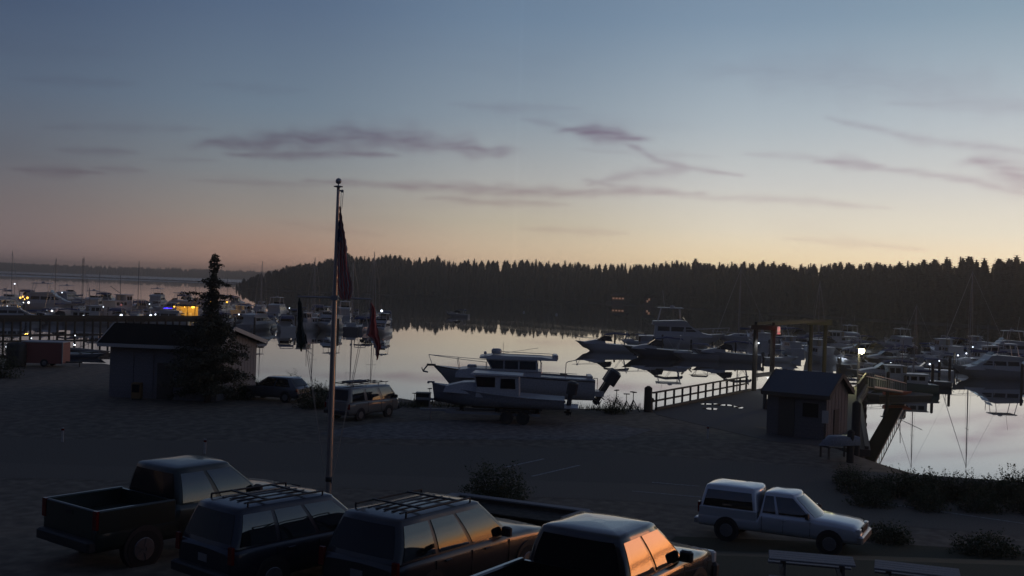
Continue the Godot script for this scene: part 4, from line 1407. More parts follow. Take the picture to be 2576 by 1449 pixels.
func build_vehicles() -> void:
	# dark SUV with a ribbed roof, sunset in its windows
	var sp := suv_spec(M.charcoal_paint, true)
	var o := thing("parked_suv", "dark grey SUV with slatted roof rack, its side windows mirroring the sunset", "SUV")
	car(o, sp)
	roof_rack(o, sp.cab, 5)
	o.scale = Vector3.ONE * 1.05
	seat_at(o, 55.0, Vector3(-2.25, 1.8, 0.7), 1003, 1316)
	sp = suv_spec(M.navy_paint, true)
	o = thing("parked_suv", "dark blue SUV with roof rails between the dark pickup and the slatted-roof SUV", "SUV")
	car(o, sp)
	roof_rack(o, sp.cab, 4)
	seat_at(o, 50.0, Vector3(0.15, 1.82, 0.68), 830, 1246)
	# pickups
	sp = pickup_spec(M.green_paint, true)
	o = thing("pickup_truck", "dark pickup with an empty open bed parked left of the dark SUVs", "pickup truck")
	car(o, sp)
	bed(o, sp, 1.26)
	o.scale = Vector3.ONE * 1.14
	seat_at(o, 53.0, Vector3(-0.85, 1.8, 0.68), 444, 1182)
	sp = pickup_spec(M.black_paint, true)
	sp.mirror = M.black_paint
	o = thing("pickup_truck", "black pickup with sunset glowing on its cab windows at the front of the lot", "pickup truck")
	car(o, sp)
	bed(o, sp, 1.28)
	o.scale = Vector3.ONE * 1.15
	seat_at(o, 58.0, Vector3(-0.86, 1.8, 0.68), 1556, 1354)
	# silver truck with a canopy over its bed
	sp = pickup_spec(M.silver_paint, false)
	sp.cab.xr0 = -0.62
	sp.cab.xr1 = -0.5
	sp.bumper = M.steel
	o = thing("pickup_truck", "silver pickup with a dark-windowed canopy over its bed, parked alone by the road", "pickup truck")
	car(o, sp)
	bed(o, sp, 1.14)
	var cap := {"xr0": -2.74, "xf0": -0.72, "xr1": -2.56, "xf1": -0.86, "w0": 0.93, "w1": 0.76, "y0": 1.13, "y1": 1.86}
	var shell := part("canopy", cab_shell(cap), M.silver_paint, o)
	part("canopy_window", side_glass(cap, 0.06, 0.94, 0.03, 0.8, 1.0), M.glass, shell)
	part("canopy_window", side_glass(cap, 0.06, 0.94, 0.03, 0.8, -1.0), M.glass, shell)
	part("rear_hatch", end_glass(cap, 0.08, 0.85, false), M.glass, shell)
	o.scale = Vector3.ONE * 0.9
	seat_at(o, -27.0, Vector3(0.0, 1.85, -0.1), 1975, 1231, -0.6)
	# camper van by the bank
	o = thing("camper_van", "old boxy camper van with a roof rack facing the water", "van")
	var vs := {
		"stations": [[-2.25, 1.0, 0.82], [-2.2, 1.08, 0.9], [-1.6, 1.1, 0.92], [1.5, 1.1, 0.92], [2.0, 1.08, 0.9], [2.2, 1.04, 0.87], [2.27, 0.9, 0.8]],
		"yb": 0.32, "w": 0.92, "paint": M.tan_paint, "cab": {"xr0": -2.22, "xf0": 2.1, "xr1": -2.08, "xf1": 1.5, "w0": 0.9, "w1": 0.74, "y0": 1.08, "y1": 1.86},
		"windows": [[0.05, 0.3], [0.36, 0.62], [0.68, 0.96, 0.02]], "wheels": [-1.25, 1.25], "r": 0.33, "front": 2.24, "rear": -2.25, "lamp_y": 0.85, "tail_y": 0.85, "tail_h": 0.3, "belt": 1.08, "handles": [0.5], "seams": [0.55, 1.6, -0.6], "plate_y": 0.6, "bumper": M.black_metal,
	}
	car(o, vs)
	for x in [-1.7, -0.6, 0.5, 1.2]:
		part("rack_bar", MB.new().tube(Vector3(x, 2.04, -0.72), Vector3(x, 2.04, 0.72), 0.02).tube(Vector3(x, 1.88, -0.68), Vector3(x, 2.04, -0.68), 0.018).tube(Vector3(x, 1.88, 0.68), Vector3(x, 2.04, 0.68), 0.018), M.black_metal, o)
	for z in [-0.72, -0.24, 0.24, 0.72]:
		part("rack_rail", MB.new().tube(Vector3(-1.9, 2.06, z), Vector3(1.35, 2.06, z), 0.02), M.black_metal, o)
	part("stowed_board", MB.new().bevel_box(Vector3(-0.7, 2.12, -0.1), Vector3(1.6, 0.1, 0.6), 0.04), M.bottom_paint, o)
	o.position = pg(912, 1050)
	o.rotation.y = deg_to_rad(58)
	o.scale = Vector3.ONE * 0.92
	# low grey car between shed and van
	o = thing("parked_car", "low grey hatchback parked nose-in beside the lilac shed wall", "car")
	var hs := {
		"stations": [[-2.0, 0.78, 0.74], [-1.94, 0.86, 0.82], [-1.4, 0.9, 0.86], [0.7, 0.9, 0.86], [0.9, 0.88, 0.855], [1.5, 0.82, 0.83], [1.9, 0.74, 0.78], [2.0, 0.58, 0.7]],
		"yb": 0.24, "w": 0.86, "paint": M.grey_paint, "cab": {"xr0": -1.9, "xf0": 0.85, "xr1": -1.4, "xf1": 0.1, "w0": 0.8, "w1": 0.6, "y0": 0.88, "y1": 1.42},
		"windows": [[0.12, 0.5], [0.54, 0.94, 0.04]], "wheels": [-1.25, 1.25], "r": 0.3, "front": 1.95, "rear": -2.0, "lamp_y": 0.64, "tail_y": 0.75, "tail_h": 0.18, "belt": 0.88, "handles": [-0.1], "seams": [0.75, -0.4], "plate_y": 0.55,
	}
	car(o, hs)
	o.position = pg(690, 1006)
	o.rotation.y = deg_to_rad(160)

func seat_at(o: Node3D, turn: float, local: Vector3, x: float, y: float, level := 0.7) -> void:
	# stands the thing on the lot so that its point LOCAL is seen at that pixel
	o.rotation.y = deg_to_rad(turn)
	for k in 40:
		var p := pg(x, y, level + local.y * o.scale.y) - Basis(Vector3.UP, deg_to_rad(turn)) * local * o.scale.y
		o.position = Vector3(p.x, level + 0.012, p.z)
		level = lerpf(level, rise(-p.z), 0.5)

# ---------------------------------------------------------------- boats: bow is +x, waterline y = 0
func hull_shape(mb: MB, L: float, beam: float, bow: float, stern: float, draft: float, rake := 0.13, forefoot := 0.35) -> void:
	mb.smooth(true)
	var rings := []
	for k in 13:
		var t := k / 12.0
		var b := beam * 0.5 * (0.9 + 0.1 * sin(PI * minf(t / 0.6, 1.0)))
		if t > 0.45:
			b *= maxf(1.0 - pow((t - 0.45) / 0.55, 2.1), 0.015)
		var ys := lerpf(stern, bow, t * t * 0.75 + t * 0.25)
		var lift := smoothstep(0.62, 1.0, t)
		var yk := lerpf(-draft, ys * forefoot, lift * lift)
		var yc := lerpf(-draft * 0.25, ys * (0.3 + 0.9 * forefoot), lift)
		var x := -L * 0.5 + L * t
		var back := L * rake * smoothstep(0.55, 1.0, t)
		var r := PackedVector3Array()
		r.append(Vector3(x, ys, b))
		r.append(Vector3(x - back * 0.35, lerpf(yc, ys, 0.5), b * 0.985))
		r.append(Vector3(x - back * 0.75, yc, b * 0.88))
		r.append(Vector3(x - back, yk, 0.0))
		r.append(Vector3(x - back * 0.75, yc, -b * 0.88))
		r.append(Vector3(x - back * 0.35, lerpf(yc, ys, 0.5), -b * 0.985))
		r.append(Vector3(x, ys, -b))
		rings.append(r)
	mb.loft(rings, true, false)
	# the deck closes it
	mb.smooth(false)
	for k in 12:
		mb.quad(rings[k][0], rings[k][6], rings[k + 1][6], rings[k + 1][0])

func sheer_line(L: float, beam: float, bow: float, stern: float, s: float, n := 12) -> Array:
	var out := []
	for k in n + 1:
		var t := k / float(n)
		var b := beam * 0.5 * (0.9 + 0.1 * sin(PI * minf(t / 0.6, 1.0)))
		if t > 0.45:
			b *= maxf(1.0 - pow((t - 0.45) / 0.55, 2.1), 0.015)
		out.append(Vector3(-L * 0.5 + L * t, lerpf(stern, bow, t * t * 0.75 + t * 0.25), s * b))
	return out

func bow_rail(o: Node3D, L: float, beam: float, bow: float, stern: float, from: int, high: float, r := 0.016) -> void:
	for s in [-1.0, 1.0]:
		var line := sheer_line(L, beam, bow, stern, s)
		var top := []
		var mb := MB.new()
		for k in range(from, 13):
			var p: Vector3 = line[k] * Vector3(1, 1, 0.93)
			top.append(p + Vector3(0.06 * (k - from), high, 0))
			if (k - from) % 2 == 0:
				mb.tube(p, p + Vector3(0.06 * (k - from), high, 0), r)
		mb.pipe(top, r)
		part("bow_rail", mb, M.steel, o)

func house(o: Node3D, called: String, poly: Array, w0: float, w1: float, m: Material, wins: Array, glassm: Material) -> MeshInstance3D:
	var y0 := 1e9
	var y1 := -1e9
	for p in poly:
		y0 = minf(y0, p[1])
		y1 = maxf(y1, p[1])
	var h := part(called, MB.new().prism(poly, y0, w0, y1, w1), m, o)
	for q in wins:    # a window: four corners [x, y]
		for s in [-1.0, 1.0]:
			var c := []
			for p in q:
				c.append(Vector3(p[0], p[1], s * (lerpf(w0, w1, (p[1] - y0) / (y1 - y0)) + 0.012)))
			part("window", MB.new().slab(c[0], c[1], c[2], c[3], 0.02), glassm, h)
	return h

func outboard(o: Node3D, at: Vector3, tilt: float, size := 1.0) -> void:
	var e := part("outboard_motor", MB.new().bevel_box(Vector3(0, 0.55, 0) * size, Vector3(0.5, 0.62, 0.38) * size, 0.09 * size), M.outboard_paint, o)
	part("leg", MB.new().box(Vector3(0.03, 0.0, 0) * size, Vector3(0.22, 0.62, 0.16) * size).box(Vector3(0.0, -0.5, 0) * size, Vector3(0.16, 0.5, 0.07) * size).box(Vector3(-0.05, -0.38, 0) * size, Vector3(0.34, 0.03, 0.2) * size), M.outboard_paint, e)
	part("propeller", MB.new().tube(Vector3(-0.16, -0.62, 0) * size, Vector3(0.18, -0.62, 0) * size, 0.07 * size, 0.05 * size).box(Vector3(-0.14, -0.62, 0) * size, Vector3(0.02, 0.32, 0.07) * size), M.black_metal, e)
	e.position = at
	e.rotation.z = tilt

func trailer(o: Node3D, L: float, w: float, keel: float) -> void:
	for s in [-1.0, 1.0]:
		part("frame_rail", MB.new().box(Vector3(0.2, 0.5, s * w * 0.5), Vector3(L * 0.78, 0.13, 0.08)), M.galvanised, o)
		part("bunk", MB.new().box(Vector3(-0.4, keel + 0.08, s * w * 0.28), Vector3(L * 0.55, 0.1, 0.12)), M.old_wood, o)
		for x in [-1.4, -0.55]:
			var t := part("wheel", MB.new().tube(Vector3(x, 0.35, s * (w * 0.5 + 0.14)), Vector3(x, 0.35, s * (w * 0.5 + 0.36)), 0.35, 0.35, 18), M.rubber, o)
			part("rim", MB.new().tube(Vector3(x, 0.35, s * (w * 0.5 + 0.355)), Vector3(x, 0.35, s * (w * 0.5 + 0.37)), 0.2, 0.18, 14), M.black_metal, t)
		part("fender", MB.new().prism([[-1.85, 0.62], [-1.6, 0.78], [-0.35, 0.78], [-0.1, 0.62], [-0.1, 0.58], [-0.36, 0.73], [-1.59, 0.73], [-1.85, 0.58]], 0.5, 0.13, 0.8, 0.13), M.black_metal, o).position.z = s * (w * 0.5 + 0.25)
	for x in [-L * 0.33, 0.0, L * 0.3]:
		part("cross_member", MB.new().box(Vector3(x, 0.5, 0), Vector3(0.09, 0.11, w)), M.galvanised, o)
		part("keel_block", MB.new().box(Vector3(x, (0.5 + keel) * 0.5, 0), Vector3(0.2, maxf(keel - 0.42, 0.1), 0.25)), M.rubber, o)
	part("tongue", MB.new().box(Vector3(L * 0.5, 0.5, 0), Vector3(L * 0.3, 0.12, 0.12)), M.galvanised, o)
	part("tongue_jack", MB.new().tube(Vector3(L * 0.56, 0.0, 0), Vector3(L * 0.56, 0.75, 0), 0.045), M.galvanised, o)

func build_trailer_boats() -> void:
	# the larger: pilothouse cruiser, bow to the left
	var at := px(1292, 900, 62.5)
	at.y = 0.0
	var t := thing("boat_trailer", "galvanised tandem trailer under the larger pilothouse boat", "trailer", at, deg_to_rad(180))
	trailer(t, 8.6, 1.9, 0.72)
	var b := thing("pilothouse_boat", "large white pilothouse cruiser with bow rails and a long roof on a trailer", "boat", at + Vector3(0, 0.97, 0), deg_to_rad(180))
	var mb := MB.new()
	hull_shape(mb, 9.4, 2.9, 1.52, 0.98, 0.25, 0.12, 0.2)
	var h := part("hull", mb, M.gelcoat, b)
	for s in [-1.0, 1.0]:
		part("rub_rail", MB.new().pipe(sheer_line(9.4, 2.93, 1.5, 0.96, s), 0.03, 5), M.plastic, h)
		part("coaming", MB.new().pipe(sheer_line(9.4, 2.7, 1.53, 1.03, s).slice(0, 6), 0.05, 5), M.gelcoat, h)
		part("portlight", MB.new().tube(Vector3(-2.9, 0.55, s * 1.34), Vector3(-2.9, 0.55, s * 1.37), 0.12, 0.12, 12), M.cabin_glass, h)
	house(b, "trunk_cabin", [[-1.6, 0.95], [-1.6, 1.42], [0.2, 1.46], [2.2, 1.5], [3.1, 1.4], [3.3, 1.2], [3.3, 0.95]], 1.2, 1.05, M.gelcoat, [], M.cabin_glass)
	house(b, "pilothouse", [[-1.42, 1.4], [-1.42, 1.5], [-1.36, 2.05], [1.55, 2.05], [1.3, 1.6], [1.24, 1.4]], 1.16, 1.03, M.gelcoat, [[[-1.3, 1.52], [-0.35, 1.52], [-0.35, 1.98], [-1.28, 1.98]], [[-0.27, 1.52], [0.5, 1.52], [0.5, 1.98], [-0.27, 1.98]], [[0.58, 1.52], [1.2, 1.52], [1.45, 1.98], [0.58, 1.98]]], M.cabin_glass)
	part("windshield", MB.new().slab(Vector3(1.28, 1.55, -0.98), Vector3(1.28, 1.55, 0.98), Vector3(1.56, 2.02, 0.92), Vector3(1.56, 2.02, -0.92), 0.03), M.cabin_glass, b)
	part("aft_bulkhead_window", MB.new().box(Vector3(-1.43, 1.72, 0.3), Vector3(0.03, 0.5, 0.9)), M.cabin_glass, b)
	part("roof", MB.new().prism([[-2.5, 2.05], [-2.52, 2.13], [-1.6, 2.24], [1.3, 2.26], [1.95, 2.16], [1.96, 2.08], [1.5, 2.05]], 2.0, 1.16, 2.3, 1.0), M.gelcoat, b)
	for s in [-1.0, 1.0]:
		part("roof_rail", MB.new().pipe([Vector3(1.25, 2.25, s * 0.95), Vector3(1.1, 2.38, s * 0.95), Vector3(-2.25, 2.32, s * 0.95), Vector3(-2.4, 2.15, s * 0.98)], 0.02), M.steel, b)
		part("roof_strut", MB.new().pipe([Vector3(-1.5, 2.05, s * 0.95), Vector3(-1.62, 1.9, s * 1.0), Vector3(-1.62, 1.3, s * 1.15)], 0.025), M.steel, b)
	part("roof_locker", MB.new().bevel_box(Vector3(-2.42, 2.24, 0), Vector3(0.3, 0.26, 1.5), 0.05), M.gelcoat, b)
	part("radar_dome", MB.new().lathe(Vector3(1.0, 2.28, 0), [[0.02, 0], [0.26, 0.02], [0.3, 0.1], [0.3, 0.24], [0.22, 0.32], [0.02, 0.33]], 14), M.gelcoat, b)
	part("antenna", MB.new().tube(Vector3(0.62, 2.25, 0.3), Vector3(0.62, 2.95, 0.3), 0.012), M.steel, b)
	part("whip_antenna", MB.new().tube(Vector3(0.75, 2.35, -0.6), Vector3(-1.4, 2.75, -0.6), 0.012), M.steel, b)
	part("horn", MB.new().ball(Vector3(1.66, 2.32, 0.2), 0.1, 8), M.steel, b)
	part("deck_hatch", MB.new().bevel_box(Vector3(2.4, 1.56, 0), Vector3(0.55, 0.14, 0.6), 0.05), M.gelcoat, b)
	part("pulpit", MB.new().box(Vector3(4.78, 1.53, 0), Vector3(0.5, 0.1, 0.4)), M.old_wood, b)
	part("anchor", MB.new().tube(Vector3(5.0, 1.5, 0), Vector3(5.25, 1.15, 0), 0.05).tube(Vector3(5.25, 1.15, 0), Vector3(4.95, 1.1, 0), 0.05).tube(Vector3(5.25, 1.15, 0), Vector3(5.33, 1.36, 0), 0.03), M.galvanised, b)
	bow_rail(b, 9.4, 2.8, 1.5, 0.98, 8, 0.62, 0.018)
	part("deck_light_mast", MB.new().pipe([Vector3(-3.0, 0.98, -0.9), Vector3(-3.02, 1.95, -0.9), Vector3(-3.12, 2.03, -0.9), Vector3(-3.6, 2.14, -0.9), Vector3(-3.66, 1.9, -0.9)], 0.025).ball(Vector3(-3.66, 1.9, -0.9), 0.06, 8), M.steel, b)
	part("life_ring", MB.new().lathe(Vector3(-2.9, 1.3, -0.9), [[0.08, -0.05], [0.2, -0.05], [0.21, 0.05], [0.08, 0.05]], 12), M.tan_canvas, b)
	part("stern_locker", MB.new().bevel_box(Vector3(-4.45, 1.14, 0), Vector3(0.3, 0.2, 1.6), 0.03), M.gelcoat, b)
	part("stern_ladder", MB.new().pipe([Vector3(-4.75, 0.1, 0.9), Vector3(-4.78, 0.98, 0.9), Vector3(-5.0, 0.98, 0.9), Vector3(-5.0, 0.2, 0.9)], 0.022), M.steel, b)
	part("stern_rail", MB.new().pipe([Vector3(-1.7, 1.2, 1.25), Vector3(-3.8, 1.16, 1.3)], 0.02), M.steel, b)
	part("motor_bracket", MB.new().box(Vector3(-4.98, 0.2, 0), Vector3(0.6, 0.3, 1.2)), M.gelcoat, b)
	outboard(b, Vector3(-5.35, 0.5, 0.35), 0.55, 1.45)
	outboard(b, Vector3(-5.35, 0.5, -0.35), 0.55, 1.45)
	# the smaller, in front of it
	at = px(1254, 960, 57.2)
	at.y = 0.0
	t = thing("boat_trailer", "dark low trailer under the smaller cuddy boat", "trailer", at, deg_to_rad(177))
	trailer(t, 6.4, 1.6, 0.72)
	b = thing("cuddy_boat", "small white cuddy boat with a square two-window cabin on a low trailer", "boat", at + Vector3(0, 0.95, 0), deg_to_rad(177))
	mb = MB.new()
	hull_shape(mb, 7.1, 2.35, 1.0, 0.42, 0.22, 0.02, 0.02)
	h = part("hull", mb, M.old_gelcoat, b)
	for s in [-1.0, 1.0]:
		part("rub_rail", MB.new().pipe(sheer_line(7.1, 2.39, 0.98, 0.4, s), 0.03, 5), M.gelcoat, h)
	part("cuddy", MB.new().prism([[0.9, 0.5], [0.95, 1.12], [1.3, 1.16], [1.9, 1.12], [2.75, 0.9], [2.85, 0.6]], 0.5, 0.85, 1.15, 0.62), M.gelcoat, b)
	house(b, "cabin", [[-1.16, 0.4], [-1.1, 1.56], [1.08, 1.6], [1.26, 1.52], [1.12, 1.0], [1.12, 0.4]], 0.98, 0.84, M.gelcoat, [[[-0.96, 0.9], [-0.16, 0.9], [-0.16, 1.42], [-0.92, 1.42]], [[0.12, 0.95], [1.06, 0.95], [1.16, 1.47], [0.12, 1.47]]], M.cabin_glass)
	part("cabin_roof", MB.new().prism([[-1.3, 1.555], [-1.3, 1.62], [1.3, 1.68], [1.44, 1.6], [1.3, 1.575]], 1.55, 0.98, 1.68, 0.86), M.gelcoat, b)
	part("side_port", MB.new().box(Vector3(0.55, 0.62, 0.99), Vector3(0.5, 0.22, 0.03)), M.cabin_glass, b)
	part("bow_roller", MB.new().box(Vector3(3.6, 1.03, 0), Vector3(0.35, 0.08, 0.16)).tube(Vector3(3.75, 1.0, -0.06), Vector3(3.75, 1.0, 0.06), 0.07), M.galvanised, b)
	part("swim_step", MB.new().box(Vector3(-3.9, 0.0, 0), Vector3(0.75, 0.07, 1.9)), M.gelcoat, b)
	outboard(b, Vector3(-3.85, 0.35, 0.2), 0.15, 1.15)

# ---------------------------------------------------------------- flagpole
func draped(rows: Array, axis: Vector2, lean: float, s: float, pleats: float, deep: float, ink: Callable) -> MB:
	# rows: [pixel y, left x, right x] of a hanging cloth; axis: the pixel that is the local origin; s: pixels per metre
	var mb := MB.new()
	mb.smooth(true)
	var grid := []
	for i in rows.size() - 1:
		for k in 5:
			if k == 4 and i < rows.size() - 2:
				continue
			var t := k / 4.0
			var y := lerpf(rows[i][0], rows[i + 1][0], t)
			var line := []
			for j in 25:
				var u := j / 24.0
				var x := lerpf(lerpf(rows[i][1], rows[i + 1][1], t), lerpf(rows[i][2], rows[i + 1][2], t), u)
				x -= axis.x - (y - axis.y) * lean
				line.append(Vector3(x / s + 0.012 * sin(y * 0.31 + u * 9.0), (axis.y - y) / s, deep * sin(u * pleats * TAU + y * 0.035) * (0.35 + 0.65 * minf(1.0, float(grid.size()) / 8.0)) + 0.02))
			grid.append(line)
	for i in grid.size() - 1:
		for j in 24:
			mb.color(ink.call((j + 0.5) / 24.0, float(i) / grid.size()))
			mb.quad(grid[i][j], grid[i][j + 1], grid[i + 1][j + 1], grid[i + 1][j])
	return mb

func build_flagpole() -> void:
	var base := lot(824, 1304)
	var d := -base.z
	var s := F / d
	var tall := px(849, 478, d).y - base.y
	var lean := 0.033
	var o := thing("flagpole", "tall white flagpole with a yardarm and ball finial beside the parked SUVs", "flagpole", base)
	part("pole", MB.new().tube(Vector3.ZERO, Vector3(0, tall * 0.55, 0), 0.1, 0.088, 16).tube(Vector3(0, tall * 0.55, 0), Vector3(0, tall, 0), 0.088, 0.05, 16), M.pole_white, o)
	part("foot_collar", MB.new().lathe(Vector3.ZERO, [[0.24, 0.0], [0.22, 0.06], [0.13, 0.14], [0.1, 0.16]], 16), M.galvanised, o)
	part("truck", MB.new().lathe(Vector3(0, tall, 0), [[0.05, 0.0], [0.05, 0.08], [0.15, 0.1], [0.15, 0.13], [0.02, 0.15], [0.02, 0.2]], 14), M.galvanised, o)
	part("ball", MB.new().ball(Vector3(0, tall + 0.29, 0), 0.1, 14), M.galvanised, o)
	part("pulley", MB.new().tube(Vector3(0.05, tall - 0.02, 0), Vector3(0.13, tall - 0.02, 0), 0.03).tube(Vector3(0.13, tall - 0.03, -0.02), Vector3(0.13, tall - 0.03, 0.02), 0.05, 0.05, 10), M.galvanised, o)
	part("clamp", MB.new().lathe(Vector3(0, 1.2, 0), [[0.1, 0], [0.115, 0.02], [0.115, 0.14], [0.1, 0.16]], 12), M.black_metal, o)
	var ya := px(841, 749, d).y - base.y
	var arm := 93.0 / s
	part("yardarm", MB.new().tube(Vector3(-arm, ya, 0), Vector3(arm, ya, 0), 0.026, 0.026, 8), M.pole_white, o)
	part("yard_clamp", MB.new().box(Vector3(0, ya, 0), Vector3(0.22, 0.16, 0.22)), M.galvanised, o)
	part("cleat", MB.new().box(Vector3(0.11, 1.25, 0.05), Vector3(0.03, 0.2, 0.05)), M.galvanised, o)
	var top_rope := part("halyard", MB.new().tube(Vector3(0.1, tall - 0.05, 0.02), Vector3(0.115, 1.3, 0.06), 0.009, 0.009, 5), M.rope, o)
	part("halyard", MB.new().tube(Vector3(0.17, tall - 0.05, 0.02), Vector3(0.14, tall - 0.6, 0.03), 0.009, 0.009, 5), M.rope, o)
	for e in [-1.0, 1.0]:
		part("yard_halyard", MB.new().tube(Vector3(e * arm * 0.97, ya, 0), Vector3(e * 0.12, 1.3, 0.06), 0.008, 0.008, 5), M.rope, o)
		part("yard_halyard", MB.new().tube(Vector3(e * arm * 0.9, ya, 0), Vector3(e * 0.15, 1.45, 0.06), 0.008, 0.008, 5), M.rope, o)
	# the flags hang limp
	var red := Color(0.4, 0.11, 0.1)
	var white := Color(0.3, 0.27, 0.28)
	var blue := Color(0.05, 0.06, 0.15)
	var axis := Vector2(824, 1304)
	var us := draped([[519, 856, 859], [546, 855, 863], [571, 853, 867], [596, 852, 871], [621, 851, 875], [646, 850, 875], [680, 850, 880], [716, 850, 889], [739, 855, 887], [752, 862, 880]], axis, lean, s, 3.2, 0.05, func(u: float, v: float) -> Color:
		if v < 0.36 and u < 0.42 - 0.2 * v:
			return white if int(u * 31.0 + v * 57.0) % 7 == 0 and int(v * 40.0) % 2 == 0 else blue
		return red if int(u * 11.0 + v * 2.0) % 2 == 0 else white)
	solid("striped_flag", us, M.flag_cloth, "limp red, white and blue striped flag hanging at the top of the pole", "flag", base + Vector3(0, 0, 0.12))
	var rf := draped([[757, 932, 936], [776, 932, 945], [804, 930, 946], [829, 924, 952], [839, 921, 954], [848, 936, 955], [866, 943, 960], [884, 946, 955], [901, 948, 951]], axis, lean, s, 2.3, 0.05, func(u: float, v: float) -> Color:
		return Color(0.4, 0.11, 0.1) if u > 0.16 + 0.5 * absf(v - 0.4) else Color(0.4, 0.3, 0.3))
	solid("red_flag", rf, M.flag_cloth, "limp red flag hanging from the right arm of the flagpole yard", "flag", base + Vector3(0, 0, 0.03))
	var df := draped([[752, 752, 756], [779, 750, 762], [829, 749, 764], [841, 746, 769], [864, 745, 775], [870, 753, 764], [886, 758, 761]], axis, lean, s, 2.3, 0.05, func(u: float, v: float) -> Color:
		return Color(0.035, 0.05, 0.05) if v < 0.66 else Color(0.03, 0.055, 0.045))
	solid("dark_flag", df, M.flag_cloth, "limp dark green flag hanging from the left arm of the flagpole yard", "flag", base + Vector3(0, 0, 0.03))

# ---------------------------------------------------------------- moored boats
func skiff_parts(o: Node3D, L: float, m: Material) -> void:
	var mb := MB.new()
	hull_shape(mb, L, L * 0.36, 0.62, 0.45, 0.15)
	part("hull", mb, m, o)
	for x in [-L * 0.2, L * 0.1]:
		part("thwart", MB.new().box(Vector3(x, 0.52, 0), Vector3(0.25, 0.05, L * 0.3)), M.old_wood, o)
	outboard(o, Vector3(-L * 0.5 - 0.1, 0.4, 0), 0.1, 0.7)

